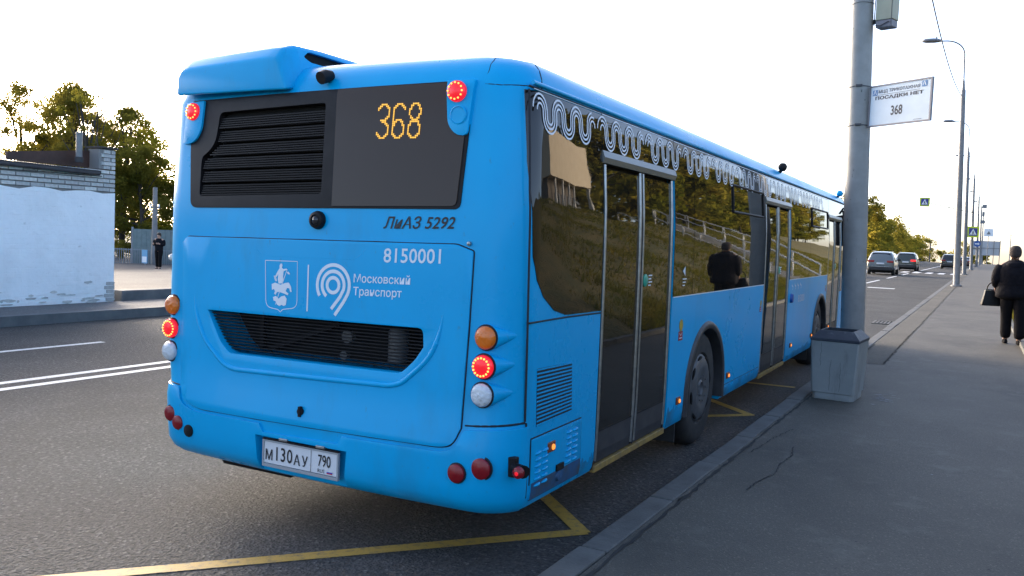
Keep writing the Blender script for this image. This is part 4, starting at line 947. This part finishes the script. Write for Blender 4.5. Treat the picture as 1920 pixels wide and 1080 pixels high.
t_ = WPAINT.node_tree; bt_ = t_.nodes.new('ShaderNodeTexBrick'); bt_.inputs['Scale'].default_value = 1.; bt_.inputs['Brick Width'].default_value = .26; bt_.inputs['Row Height'].default_value = .083; bt_.inputs['Mortar Size'].default_value = .007; bt_.inputs['Mortar Smooth'].default_value = .6
sx_ = t_.nodes.new('ShaderNodeSeparateXYZ'); cx_ = t_.nodes.new('ShaderNodeCombineXYZ'); t_.links.new(t_.nodes['Texture Coordinate'].outputs['Object'], sx_.inputs[0]); t_.links.new(sx_.outputs[1], cx_.inputs[0]); t_.links.new(sx_.outputs[2], cx_.inputs[1]); t_.links.new(cx_.outputs[0], bt_.inputs['Vector'])
b2_ = t_.nodes.new('ShaderNodeBump'); b2_.inputs['Strength'].default_value = .35; b2_.inputs['Distance'].default_value = .008; b2_.invert = True; t_.links.new(bt_.outputs['Fac'], b2_.inputs['Height']); t_.links.new(t_.nodes['Bump'].outputs[0], b2_.inputs['Normal']); t_.links.new(b2_.outputs[0], t_.nodes['Principled BSDF'].inputs['Normal'])
bld = root('white_building', (-11.3,7.3,.13), 'low whitewashed brick building with dark roof edge and metal flue', 'building')
def wallz(): pass
# wall face in local coords: x=0 face towards road, y negative along the road
wv = []; wf = []; ny, nz = 60, 22
for i in range(ny+1):
    for k in range(nz+1):
        y = -16*i/ny; z = 2.06*k/nz; jag = .05*math.sin(y*7)+.03*math.sin(y*17) if k == nz else 0
        wv.append((.02+.006*random.random()+(-.012 if k < 3 and random.random() < .35 else 0), y, z+jag))
for i in range(ny):
    for k in range(nz): a = i*(nz+1)+k; wf.append((a, a+1, a+nz+2, a+nz+1))
MB().add(wv, wf).build('painted_wall', WPAINT, bld, 60)
MB().box((-7,-16,-.2),(.0,0,2.48)).build('wall_core', MORT, bld)
MB().add([(-7,.004,0),(.022,.004,0),(.022,.004,2.06),(-7,.004,2.06)], [(0,1,2,3)]).build('end_wall', WPAINT, bld)
bmsh = [apply_mods(MB().box((-.1,-.122,-.031),(.034,.122,.031)).mesh('brick'), [('BEVEL', dict(width=.006, segments=1))]) for _ in BRICK]
for m__, mt__ in zip(bmsh, BRICK): m__.materials.append(mt__)
def brick(y, z, sx=1.): 
    o = bpy.data.objects.new('brick', random.choice(bmsh)); COL.objects.link(o); o.parent = bld; o.location = (random.uniform(-.004,.004), y, z); o.scale = (1,sx,1.0)
for r in range(5):
    z = 2.115+r*.083
    for k in range(17):
        brick(-.125-k*.258-(0 if r % 2 else .129), z)
    if r % 2 == 0: brick(-.062, z, .48)
for r in range(5):
    z = 2.53+r*.073
    brick(-.125 if r % 2 else -.18, z, 1. if r % 2 else .55); brick(-.045 if not r % 2 else -.27, z, .33 if not r % 2 else .2)
MB().box((-.3,-.33,2.5),(.0,-.005,2.87)).build('pier_core', MORT, bld)
MB().box((-.32,-.37,2.885),(.06,.045,2.915)).build('pier_cap', ROOFM, bld)
m_ = MB(); m_.add([(.10,-.35,2.40),(.10,-16,2.60),(.10,-.35,2.46),(.10,-16,2.66),(-7,-.35,3.0),(-7,-16,3.2),(.0,-.35,2.38),(.0,-16,2.58)], [(0,1,3,2),(2,3,5,4),(0,6,7,1)]); m_.build('roof', ROOFM, bld)
m_ = MB(); m_.tube([(.12,-.4,2.395),(.12,-15,2.58)], .03, 8); m_.build('gutter', ROOFM, bld, 60)
m_ = MB(); m_.prism([(-.34,2.52),(-.34,2.84),(-1.9,2.66),(-1.9,2.52)], -.32, -.26, 'x'); m_.build('roof_sheet', RUST, bld)
m_ = MB(); m_.lathe([(.055,0),(.055,.42),(.06,.42),(.06,.46),(.05,.47),(0,.47)], 14, (-.05,-.70,2.66)); fl_ = m_.build('flue_pipe', POLEG, bld, 40); MB().lathe([(.07,0),(.07,.09),(.057,.1)], 14, (-.05,-.70,2.58)).build('flue_collar', ROOFM, fl_)
m_ = MB(); m_.tube([(.05,-.3,2.36),(.045,-3,2.33),(.05,-8,2.42)], .008, 5); m_.build('wall_cable', CLAMP, bld)
for y, z, l in ((-.35,.95,.0), (-.33,.55,0)): pass
for k in range(34):
    y = -.05-random.random()*3.2; z = random.uniform(.0,.12)+random.random()**3*.3; w__, h__ = random.uniform(.02,.14), random.uniform(.004,.03)
    MB().prism([(y+w__*math.cos(t)*random.uniform(.6,1.2), z+h__*math.sin(t)*random.uniform(.5,1.3)) for t in np.linspace(0, 6.28, 9)[:-1]], .02, .0285+random.random()*.002, 'x').build('paint_flake', random.choice([BRICK[3], BRICK[1], BRICK[0]]), bld)
for k in range(5):
    z0 = .02+k*.075; MB().box((-.05,-.12-random.random()*.1,z0),(.034,.012,z0+.06)).build('broken_brick', BRICK[3], bld)

# ------------------------------------------------------------------ yard: fence, posts, panels
fence = root('metal_fence', (-37.4,26.85,-.72), 'grey metal railing fence across the yard behind the pedestrian', 'fence')
FG = mat('fence_grey', (.22,.24,.26), .6)
fd = Vector((-34.2+37.4, 28.5-26.85, 0)); fd.normalize()
Lf = 5.2
for k in range(44):
    q = fd*(k*Lf/43-.6); MB().box((q.x-.015,q.y-.015,.05),(q.x+.015,q.y+.015,.95)).build('picket', FG, fence)
for z in (.15,.9):
    a, b = fd*-.6, fd*(Lf-.6); MB().bar((a.x,a.y,z),(b.x,b.y,z), .04, .04).build('rail', FG, fence)
scr = root('panel_screen', (-37.0,27.9,-.72), 'greenish corrugated panel screen standing behind the metal fence', 'screen')
PG = mat('panel_green_grey', (.13,.18,.18), .6, col2=(.17,.22,.22), nscale=4)
for k in range(9):
    q = fd*(k*.26); MB().bar((q.x,q.y,1.05),(q.x+fd.x*.25,q.y+fd.y*.25,1.05), .05, 1.9).build('panel', PG, scr)
for k in (0, 9): q = fd*(k*.26); MB().box((q.x-.04,q.y-.04,0),(q.x+.04,q.y+.04,2.1)).build('post', FG, scr)
up = root('utility_post', (-34.9,27.6,-.6), 'slim grey concrete utility post rising behind the fence', 'post')
MB().lathe([(.16,0),(.11,4.1),(0,4.1)], 12).build('shaft', POLEG, up, 40); MB().box((-.35,-.04,3.0),(.35,.04,3.07)).build('crossarm', POLEG, up)
for sx_ in (-.3,.3): MB().lathe([(.03,0),(.05,.08),(.02,.16),(0,.16)], 8, (sx_,0,3.07)).build('insulator', WHITE, up)
gp = root('gate_post', (-33.6,28.2,-.6), 'tall grey gate post beside the rear of the bus', 'post')
MB().box((-.11,-.11,0),(.11,.11,2.45)).build('shaft', FG, gp); MB().box((-.14,-.14,2.45),(.14,.14,2.5)).build('cap', FG, gp)
bb = root('notice_board', (-34.75,26.9,-.62), 'small blue and white notice board low on the fence', 'board')
MB().box((-.2,-.03,.15),(.2,.0,.85)).build('panel', mat('board_blue', (.12,.35,.55), .5), bb); MB().box((-.17,-.035,.2),(.17,-.031,.5)).build('sheet', WHITE, bb); MB().box((-.03,0,0),(.03,.04,.8)).build('leg', FG, bb)

# ------------------------------------------------------------------ lamp posts, signs on them, far furniture
LAMPM = mat('lamp_head_grey', (.16,.17,.19), .45)
GLP = 'lamp posts along the right pavement'
def lamp_post(loc, h, label, arm=True):
    t = lean(root('lamp_post', loc, label, 'lamp post', GLP))
    MB().lathe([(.17,0),(.165,.02),(.15,.05),(.145,3),(.105,h*.80),(.075,h*.80+.05),(.05,h*.84),(0,h*.84)], 20).build('shaft', POLEG, t, 40)
    MB().lathe([(.26,0),(.25,.06),(.16,.1)], 16).build('base', POLEG, t, 40)
    if arm:
        z0 = h*.83; pts = [(0,0,z0),(0,0,h*.945)]+[(-.85+.85*math.cos(a), 0, h*.945+.72*math.sin(a)) for a in np.linspace(.2, 1.45, 7)]+[(-1.05,0,h*.945+.74)]
        m_ = MB(); m_.tube(pts, .035, 8); m_.build('arm', POLEG, t, 60)
        m_ = MB(); m_.rings([[(-1.0-.9*q+0, .16*w_*math.cos(a), h*.945+.74+.06*q+.09*w_*math.sin(a)*(1 if math.sin(a) > 0 else .5)) for a in np.linspace(0, 2*math.pi, 13)[:-1]] for q, w_ in ((0,.5),(.15,1.2),(.4,1.6),(.8,1.5),(.95,.9),(1,.3))]); hd_ = m_.build('lamp_head', LAMPM, t, 50)
        MB().lathe([(.04,0),(.04,.14),(0,.15)], 8, (-1.25,0,h*.945+.84)).build('photo_cell', LAMPM, hd_)
    return t
lamp_post((2.5,44.,.12), 11.9, 'nearest lamp post beyond the bus with curved arm and lamp head')
lamp_post((2.58,73.5,.12), 12.0, 'second lamp post along the pavement, with a lamp head over the road')
lamp_post((3.0,100,.12), 12.0, 'third lamp post along the pavement, carrying the lower crossing sign')
lamp_post((3.6,132,.12), 12.0, 'fourth lamp post along the pavement, carrying the round blue sign')
lamp_post((4.1,158,.1), 12.0, 'fifth lamp post along the pavement near the billboard')
lamp_post((4.6,186,.0), 12.0, 'sixth and farthest lamp post near the billboard')
SY = mat('sign_fluorescent_yellow', (.55,.65,.02), .5); SB = mat('sign_deep_blue', (.03,.04,.22), .5); SW = mat('sign_plain_white', (.75,.77,.78), .5)
def crossing_sign(loc, s, label, back=None):
    t = root('crossing_sign', loc, label, 'sign', 'pedestrian crossing signs')
    MB().box((-s/2,-.02,-s/2),(s/2,.02,s/2)).build('board', SY, t); MB().box((-s*.36,-.027,-s*.36),(s*.36,-.021,s*.36)).build('blue_field', SB, t)
    MB().prism([(-s*.3,-s*.27),(s*.3,-s*.27),(0,s*.31)], -.033, -.028, 'y').build('white_triangle', SW, t)
    fg = MB(); f = s
    fg.prism([(-.02*f,.12*f),(.03*f,.12*f),(.03*f,.06*f),(.05*f,-.06*f),(.11*f,-.22*f),(.07*f,-.23*f),(.01*f,-.1*f),(-.05*f,-.23*f),(-.10*f,-.22*f),(-.03*f,-.04*f),(-.07*f,-.02*f),(-.08*f,-.04*f),(-.03*f,.05*f)], -.039, -.034, 'y'); fg.build('walking_figure', DIGIT, t)
    for k in range(3): MB().box((-.22*f+k*.17*f,-.038,-.262*f),(-.13*f+k*.17*f,-.034,-.238*f)).build('zebra_bar', DIGIT, t)
    return t
cs = crossing_sign((-1.75,97.5,7.1), .98*1.0, 'yellow bordered crossing sign hanging over the road on a long arm')
m_ = MB(); m_.tube([(.5,.05,-.1),(2.2,.05,-.5),(4.65,.1,-1.05)], .045, 6); m_.build('support_arm', CLAMP, cs)
m_ = MB(); m_.tube([(2.2,.05,-.45),(3.6,.1,-.5),(4.55,.1,-.9)], .02, 5); m_.build('support_stay', CLAMP, cs)
crossing_sign((2.95,99.7,4.15), 1.12, 'yellow bordered crossing sign fixed low on the third lamp post')
rs_ = root('round_sign', (3.48,131.6,3.3), 'round blue direction sign on a far lamp post', 'sign')
MB().lathe([(0,0),(.42,0),(.42,.03),(0,.03)], 24, (0,0,0), 'y').build('disc', mat('round_blue', (.03,.1,.33), .5), rs_); MB().prism([(-.28,-.08),(.1,-.08),(.1,-.2),(.3,0),(.1,.2),(.1,.08),(-.28,.08)], -.012, -.004, 'y').build('arrow', SW, rs_); MB().box((-.45,-.0,-.75),(.45,.03,-.52)).build('sub_plate', POLEG, rs_)
tl = root('traffic_signal', (3.75,131.7,8.0), 'dark signal box bracket on the fourth lamp post', 'signal')
MB().box((-.0,-.15,-1.9),(.5,.15,-1.45)).build('lower_box', LAMPM, tl); MB().box((.1,-.15,-.9),(.4,.15,-.3)).build('middle_box', LAMPM, tl); MB().box((.05,-.15,.2),(.6,.15,.7)).build('upper_box', LAMPM, tl); MB().box((-.1,-.05,-1.9),(.0,.05,.7)).build('bracket', LAMPM, tl)
bbd = root('billboard', (4.9,182,-.1), 'large pale billboard seen from behind at the far end of the pavement', 'billboard')
BBM = mat('billboard_grey', (.42,.43,.44), .6); 
for k in range(5): MB().box((-2.55+k*1.03,-.1,1.9),(-1.55+k*1.03,.1,4.6)).build('panel', BBM, bbd)
for x in (-2.5,-.5,1.5,2.5): MB().box((x-.06,-.2,0),(x+.06,-.11,4.7)).build('post', POLEG, bbd)
MB().box((-2.6,-.24,3.2),(2.6,-.2,3.3)).build('brace', POLEG, bbd)
sb = root('signboard', (5.3,175,.0), 'small pale signboard on a thin mast above the billboard', 'sign')
MB().box((-.75,-.05,5.2),(.75,.05,6.6)).build('panel', SW, sb); MB().prism([(-.35,5.6),(.35,5.6),(0,6.2)], -.06, -.05, 'y').build('arrow_mark', POLEG, sb); MB().lathe([(.06,0),(.05,10.5),(0,10.5)], 8).build('mast', POLEG, sb)
thin = root('thin_mast', (9.3,190,-.3), 'thin dark mast right of the billboard', 'mast'); MB().lathe([(.09,0),(.07,6.2),(0,6.2)], 8).build('shaft', POLEG, thin); MB().box((-.2,-.05,6.2),(.2,.05,6.3)).build('cap', POLEG, thin)
mm = root('skyline_mast', (-6.9,245,-3), 'short dark mast standing on the skyline left of the far trees', 'mast'); MB().lathe([(.2,0),(.15,7.2),(0,7.2)], 8).build('shaft', CLAMP, mm); MB().box((-.25,-.1,7.2),(.25,.1,7.35)).build('cap', CLAMP, mm)
# overhead cable from the near pole to the lamp post
a, b = Vector((PX-.31,PYY-.14,9.0)), Vector((2.16,44.,9.4))
oc = MB(); oc.tube([a.lerp(b, t)-Vector((0,0,1.5*4*t*(1-t)*.62)) for t in np.linspace(0, 1, 30)], .018, 6); tag(oc.build('overhead_cable', CLAMP), 'dark twisted overhead cable sagging from the near pole to the lamp post', 'cable')

# ------------------------------------------------------------------ stairs and pavilion on the embankment (mirrored in the windows)
CONC = mat('stair_concrete', (.16,.16,.155), .85, col2=(.22,.22,.21), nscale=3); RAILW = mat('white_rail_paint', (.6,.6,.58), .5)
st0, st1 = Vector((5.0,28.8,.13)), Vector((15.2,40.8,4.25)); ns = 24
stt = root('stairway', st0, 'concrete stairway with white handrails climbing the grassy embankment', 'stairs')
dd = st1-st0; dh = Vector((dd.x,dd.y,0)).normalized(); nn = Vector((-dh.y,dh.x,0))
for k in range(ns):
    a = dd*(k/ns); b = dd*((k+1)/ns); z = dd.z*(k+1)/ns
    V = []
    for q in (a, b):
        for s_ in (-.95,.95): V += [(q.x+nn.x*s_, q.y+nn.y*s_, z-.7), (q.x+nn.x*s_, q.y+nn.y*s_, z+.06)]
    MB().add(V, [(0,1,3,2),(4,6,7,5),(1,5,7,3),(0,4,5,1),(2,3,7,6)]).build('step', CONC, stt)
for s_ in (-1,1):
    for hz in (.95,.55):
        m_ = MB(); m_.tube([(nn.x*s_,nn.y*s_,hz+.1),(dd.x+nn.x*s_,dd.y+nn.y*s_,dd.z+hz+.1)], .03, 6); m_.build('handrail', RAILW, stt)
    for k in range(9):
        q = dd*(k/8); MB().box((q.x+nn.x*s_-.03,q.y+nn.y*s_-.03,q.z),(q.x+nn.x*s_+.03,q.y+nn.y*s_+.03,q.z+1.05)).build('baluster', RAILW, stt)
pav = root('pavilion', (15.4,30.2,4.1), 'cream pavilion with broad fascia on the embankment, mirrored in the rear bus window', 'building')
CREAM = mat('cream_fascia', (.52,.43,.30), .6, col2=(.58,.49,.35), nscale=2)
MB().box((-.4,-5.2,2.0),(4.5,4.0,4.3)).build('fascia', CREAM, pav); MB().box((.3,-4.9,-.6),(4.2,3.8,2.0)).build('wall', mat('pavilion_wall', (.12,.10,.08), .7), pav)
for k in range(4): MB().box((.22,-3.4+k*1.9,.1),(.29,-2.0+k*1.9,1.2)).build('window', GLASS, pav)
for k in range(5): MB().box((-.3,-3.9+k*1.95,-.6),(-.1,-3.75+k*1.95,2.0)).build('post', RAILW, pav)

# ------------------------------------------------------------------ cars
def carpaint(n, c): return mat(n, c, .25, coat=.8)
CGL = mat('car_glass', (.01,.012,.014), .03, ior=1.6); TYRE = RUBBER; CRED = mat('car_lamp_red', (.28,.008,.01), .2, coat=.5); CREDL = mat('car_lamp_red_lit', (.5,.01,.01), .2, emit=(1,.03,.03), es=.3)
CHR = mat('chrome', (.6,.6,.6), .2, metal=1.); CBLK = mat('car_black_plastic', (.02,.018,.018), .5)
RIMM = mat('alloy_rim', (.35,.36,.37), .35, metal=.8)
def car(loc, rz, color, label, kind='suv', lit=False, group='cars on the far road'):
    t = root('parked_car' if kind == 'parked' else 'car', loc, label, 'car', group, rz)
    suv = kind == 'suv'
    Lc, Wc, H = (4.7,.93,1.70) if suv else (4.4,.88,1.46)
    #        y    w     zbot  belt  top   wtop
    if suv: st = [(0,.80,.42,.98,1.02,.70),(.10,.89,.32,1.06,1.10,.74),(.22,.92,.30,1.10,1.30,.72),(.45,.93,.28,1.10,1.60,.69),(.70,.93,.28,1.09,1.69,.67),(1.6,.93,.26,1.06,1.72,.66),(2.5,.93,.26,1.03,1.68,.65),(3.1,.93,.26,1.02,1.40,.70),(3.5,.92,.27,1.0,1.04,.80),(4.3,.89,.30,.92,.95,.74),(4.62,.80,.36,.80,.82,.62),(4.7,.7,.42,.7,.72,.5)]
    else: st = [(0,.76,.42,.86,.90,.66),(.10,.85,.30,.93,.98,.70),(.6,.88,.26,.95,1.0,.70),(1.1,.88,.26,.95,1.30,.62),(1.7,.88,.25,.94,1.44,.58),(2.3,.88,.25,.93,1.43,.58),(2.9,.88,.25,.92,1.15,.66),(3.2,.88,.26,.90,.95,.74),(4.0,.85,.29,.82,.86,.7),(4.3,.77,.34,.72,.74,.58),(4.4,.65,.4,.62,.64,.45)]
    rs = []
    for y, w_, zb, bl_, tp, wt in st:
        half = [(w_*.88,zb),(w_,zb+.16),(w_*1.0,(zb+bl_)/2+.05),(w_*.97,bl_),(wt+.05,max(bl_+.01,tp-.09)),(wt-.03,max(bl_+.02,tp-.02)),(wt*.5,max(bl_+.03,tp))]
        rs.append([(x,y,z) for x, z in half]+[(-x,y,z) for x, z in half[::-1]])
    m = apply_mods(MB().rings(rs).mesh('body'), [('SUBSURF', dict(levels=1, render_levels=1))]); m.name = 'body'
    b_ = obj('body', m, color, t, 50)
    # glass: rear screen and sides, just proud of the body
    if suv: MB().add([(-.66,.155,1.14),(.66,.155,1.14),(.58,.45,1.585),(-.58,.45,1.585),(-.66,.20,1.14),(.66,.20,1.14)], [(0,1,2,3)]).build('rear_screen', CGL, t)
    else: MB().add([(-.6,.60,1.02),(.6,.60,1.02),(.52,1.12,1.32),(-.52,1.12,1.32)], [(0,1,2,3)]).build('rear_screen', CGL, t)
    for s in (-1,1):
        if suv: V = [(s*.925,.75,1.12),(s*.925,2.9,1.10),(s*.735,2.55,1.60),(s*.735,.85,1.60)]
        else: V = [(s*.87,1.15,1.0),(s*.87,2.9,.98),(s*.66,2.35,1.37),(s*.66,1.45,1.37)]
        MB().add(V, [(0,1,2,3)]).build('side_glass', CGL, t)
        zt = 1.0 if suv else .82
        l = MB().box((min(s*.42,s*.86),-.015,zt-.10),(max(s*.42,s*.86),.16,zt+.06)).build('tail_lamp', CREDL if lit and s > 0 else CRED, t, bevel=.03)
        MB().box((min(s*.5,s*.8),-.012,.42),(max(s*.5,s*.8),.05,.47)).build('reflector', CRED, t)
        MB().box((min(s*.90,s*1.12),2.95,1.02),(max(s*.90,s*1.12),3.1,1.18)).build('door_mirror', CBLK, t, bevel=.03)
        for y in (.85, Lc-.95):
            w = MB().lathe([(0,-.11),(.30,-.11),(.345,-.08),(.345,.08),(.30,.11),(0,.11)], 24, (s*(Wc-.12),y,.345), 'x').build('wheel', TYRE, t, 40)
            MB().lathe([(0,s*.0),(.21,s*.0),(.20,s*.01),(0,s*.02)], 16, (s*(Wc-.005),y,.345), 'x').build('rim', RIMM, w, 40)
    MB().box((-.80,-.03,.32),(.80,.14,.58)).build('bumper', CBLK if suv else color, t, bevel=.05)
    MB().box((-.26,-.045,.78 if suv else .62),(.26,-.01,.89 if suv else .73)).build('number_plate', PLATEW, t)
    MB().box((-.62,-.035,.60),(.62,.02,.615)).build('chrome_strip', CHR, t)
    if suv:
        for s in (-1,1): MB().bar((s*.62,.7,1.72),(s*.6,2.5,1.73), .03).build('roof_rail', CHR, t)
    MB().box((-.70,.3,.16),(.70,Lc-.4,.32)).build('underbody', VOID, t)
    return t
car((-2.75,64,0), -YS, carpaint('paint_slate', (.13,.15,.155)), 'slate grey estate car just right of the near pole, with silver roof rails')
car((-2.3,83,0), -YS, carpaint('paint_dark_green', (.04,.05,.042)), 'dark green estate car with lit right tail lamp ahead of the slate car', lit=True)
car((.75,108,0), -YS, carpaint('paint_black', (.014,.016,.016)), 'black estate car partly behind the nearest far lamp post')
car((2.1,131,0), -YS, carpaint('paint_maroon', (.05,.01,.012)), 'dark maroon saloon car between the far lamp posts by the kerb', 'saloon')
car((-7.3,150,0), math.pi, carpaint('paint_white', (.6,.62,.64)), 'white saloon car far down the road coming over the crest', 'saloon')
car((-1.0,165,0), -YS, carpaint('paint_pale', (.55,.56,.56)), 'small pale car far ahead left of the black estate car', 'saloon')
car((-6.2,55,0), -YS, carpaint('paint_deep_blue', (.03,.03,.04)), 'dark car glimpsed between the bus front and the near pole', 'saloon', lit=True)
car((-28.5,28.85,-.58), R(125), carpaint('paint_ivory', (.6,.6,.56)), 'pale car nose peeping out behind the bus rear corner in the yard', 'saloon', group='cars in the yard')

# ------------------------------------------------------------------ people
SKINM = mat('skin', (.42,.25,.18), .6); HAIR = mat('dark_hair', (.018,.013,.01), .6)
def skin_mesh(verts, edges, rad, lvl=1):
    m = bpy.data.meshes.new('sk'); m.from_pydata([tuple(v) for v in verts], edges, []); 
    o = bpy.data.objects.new('sk', m); COL.objects.link(o); md = o.modifiers.new('s', 'SKIN')
    for i, r in enumerate(rad):
        d = m.skin_vertices[0].data[i]; d.radius = (r, r) if not hasattr(r, '__len__') else r; d.use_root = (i == 0)
    sb_ = o.modifiers.new('u', 'SUBSURF'); sb_.levels = lvl
    dg = bpy.context.evaluated_depsgraph_get(); dg.update(); r = bpy.data.meshes.new_from_object(o.evaluated_get(dg)); bpy.data.objects.remove(o); return r
def ering(c, rx, ry, n=16, ph=0): return [(c[0]+rx*math.cos(a), c[1]+ry*math.sin(a), c[2]) for a in np.linspace(0, 2*math.pi, n+1)[:-1]]
def person(loc, rz, label, h, coatc, trouc, female, stride=.12):
    t = root('person', loc, label, 'person', None, rz); k = h/1.7
    V = [(0,0,.93),(0,.01,1.12),(0,0,1.30),(0,-.005,1.42),(0,.01,1.49),(0,.015,1.57),(0,.01,1.655)]; E_ = [(0,1),(1,2),(2,3),(3,4),(4,5),(5,6)]; rd = [(.15,.11),(.13,.10),(.15,.11),(.06,.06),(.055,.058),(.075,.09),(.062,.075)]
    def add(p, par, r): V.append(p); E_.append((par, len(V)-1)); rd.append(r); return len(V)-1
    add((0,.115,1.56), 5, .012)                                    # nose
    for s in (-1,1): add((s*.085,.0,1.56), 5, .012)                # ears
    for s, fy in ((-1,stride),(1,-stride)):
        hip = add((s*.09,0,.88), 0, .09); kn = add((s*.095,fy*.7+.03,.49), hip, .062); an = add((s*.095,fy,.09), kn, .042); add((s*.10,fy+.17,.035), an, .035)
    hands = {}
    for s in (-1,1):
        sh_ = add((s*.175,-.01,1.37), 2, .06)
        if female and s < 0: el, wr = (s*.29,-.05,1.12), (s*.27,.10,.99)
        elif female: el, wr = (s*.28,-.04,1.12), (s*.27,.08,.93)
        else: el, wr = (s*.26,-.03,1.12), (s*.15,.22,1.18)
        e_ = add(el, sh_, .045); w_ = add(wr, e_, .03); d = (Vector(wr)-Vector(el)).normalized(); dn = d if not female else Vector((0,.35,-.9)).normalized()
        pm = add(tuple(Vector(wr)+dn*.07), w_, (.034,.018)); sidev = dn.cross(Vector((s,0,0))).normalized()
        th = add(tuple(Vector(wr)+dn*.05+sidev*.04), w_, .010); add(tuple(Vector(wr)+dn*.085+sidev*.05), th, .008)
        for q, l in ((-.026,.06),(-.009,.075),(.009,.072),(.026,.058)):
            f1 = add(tuple(Vector(wr)+dn*.10+sidev*q), pm, .009); f2 = add(tuple(Vector(wr)+dn*(.10+l*.5)+sidev*q+Vector((-s*.012,0,0))), f1, .008); add(tuple(Vector(wr)+dn*(.10+l*.8)+sidev*q+Vector((-s*.035,0,0))), f2, .007)
        hands[s] = (Vector(el), Vector(wr))
    obj('body', skin_mesh([tuple(c*k for c in v) for v in V], E_, [tuple(q*k for q in r) if hasattr(r,'__len__') else r*k for r in rd]), SKINM, t, 60)
    # clothing
    hem = .77 if female else .82
    if female: prof = [(hem,.312,.21),(hem+.12,.298,.20),(1.04,.262,.18),(1.07,.268,.185),(1.2,.292,.192),(1.32,.285,.178),(1.385,.228,.145),(1.43,.13,.11),(1.47,.095,.095)]
    else: prof = [(hem,.20,.14),(1.0,.19,.135),(1.2,.215,.145),(1.33,.225,.14),(1.40,.17,.12),(1.45,.085,.085)]
    cm_ = MB(); cm_.rings([[(x*k,y*k,z*k) for x, y, z in ering((0,-.005+.004*math.sin(9*z),zz_), rx*(1+.02*math.sin(zz_*40)), ry, 20)] for zz_, rx, ry in prof for z in (zz_,)]); m = apply_mods(cm_.mesh('coat'), [('SUBSURF', dict(levels=1))]); m.name = 'coat'
    coat = obj('coat', m, coatc, t, 60)
    for s in (-1,1):
        el, wr = hands[s]; a = Vector((s*.195,-.01,1.375)); pts = [a, a.lerp(el,.35)+Vector((s*.02,0,0)), a.lerp(el,.7)+Vector((s*.015,0,0)), el, el.lerp(wr,.5), wr]
        sl_ = MB(); sl_.tube([p*k for p in pts], [r*k*(1 if female else .85) for r in (.095,.09,.08,.078,.07,.06)], 12); m = apply_mods(sl_.mesh('sleeve'), [('SUBSURF', dict(levels=1))]); m.name = 'sleeve'; obj('sleeve', m, coatc, coat, 60)
    if female:
        hb = MB(); hb.rings([[(x*k,y*k,z*k) for x, y, z in ering((0,-.09,zz_), rx, ry, 16)] for zz_, rx, ry in ((1.27,.06,.03),(1.30,.15,.08),(1.37,.17,.09),(1.42,.13,.07),(1.44,.06,.03))]); obj('hood', apply_mods(hb.mesh('hood'), [('SUBSURF', dict(levels=1))]), coatc, coat, 60)
        bl_ = MB(); bl_.rings([[(x*k,y*k,z*k) for x, y, z in ering((0,-.005,zz_), .272, .19, 20)] for zz_ in (1.04,1.055,1.075)]); bl_.build('belt', coatc, coat, 60)
    for s, fy in ((-1,stride),(1,-stride)):
        w0 = .105 if female else .10
        pts = [(s*.09,0,.95),(s*.095,fy*.2,.75),(s*.095,fy*.7+.03,.49),(s*.096,fy*.9,.26),(s*.096,fy,.075)]
        tm = MB(); tm.tube([tuple(c*k for c in p) for p in pts], [r*k for r in (w0*1.25,w0*1.08,w0*.85,w0*.84,w0*.86)], 14); m = apply_mods(tm.mesh('trouser_leg'), [('SUBSURF', dict(levels=1))]); m.name = 'trouser_leg'; obj('trouser_leg', m, trouc, t, 60)
        sm = MB(); sm.rings([[(x*k,y*k,z*k) for x, y, z in ering((s*.098,fy+.055,zz_), rx, ry, 14)] for zz_, rx, ry in ((0.0,.043,.13),(.02,.047,.137),(.05,.043,.115),(.09,.036,.06))]); obj('shoe', apply_mods(sm.mesh('shoe'), [('SUBSURF', dict(levels=1))]), TROU, t, 60)
    hm_ = MB()
    hm_.rings([[(x*k,y*k,z*k) for x, y, z in ering((0,cy_,zz_), rx, ry, 16)] for zz_, rx, ry, cy_ in ((1.50,.07,.05,-.045),(1.55,.094,.085,-.02),(1.60,.100,.108,.0),(1.65,.095,.105,.0),(1.695,.07,.08,-.005),(1.715,.03,.035,-.005))]); m = apply_mods(hm_.mesh('hair'), [('SUBSURF', dict(levels=1))]); m.name = 'knitted_hat' if female else 'hair'
    obj(m.name, m, mat('hat_brown', (.045,.033,.027), .9, col2=(.03,.022,.02), nscale=30) if female else HAIR, t, 60)
    return t
COATM = mat('black_coat', (.006,.0055,.008), .85, spec=.15, col2=(.010,.009,.012), nscale=12, bump=(14,.5,.03)); TROU = mat('black_trousers', (.007,.006,.007), .9, spec=.15, bump=(16,.5,.02))
wm = person((3.86,14.05,.127), R(3), 'person in a black belted coat and trousers walking away on the pavement', 1.74, COATM, TROU, True, .10); lean(wm)
bag = root('handbag', (3.50,14.2,.78), 'black leather handbag hanging from the arm of the walking person', 'handbag', rz=R(12))
LEATH = mat('black_leather', (.009,.009,.010), .5, spec=.2, bump=(60,.3,.004))
m_ = MB(); m_.rings([rect(.17,.07,0), rect(.172,.072,.02), rect(.12,.045,.28), rect(.115,.03,.30)]); m = apply_mods(m_.mesh('bag_body'), [('BEVEL', dict(width=.012, segments=2))]); obj('bag_body', m, LEATH, bag, 40)
m_ = MB(); m_.tube([(.09*math.cos(a), .0, .29+.13*math.sin(a)) for a in np.linspace(0, math.pi, 12)], .011, 8); m_.build('handle', LEATH, bag, 60)
MB().box((-.12,-.05,.275),(.12,.05,.285)).build('zip', CHR, bag)
person((-30.2,24.0,-.50), R(200), 'person in dark jacket and trousers standing in the yard before the fence', 1.70, mat('dark_jacket', (.008,.009,.012), .85, spec=.15), TROU, False, .06)
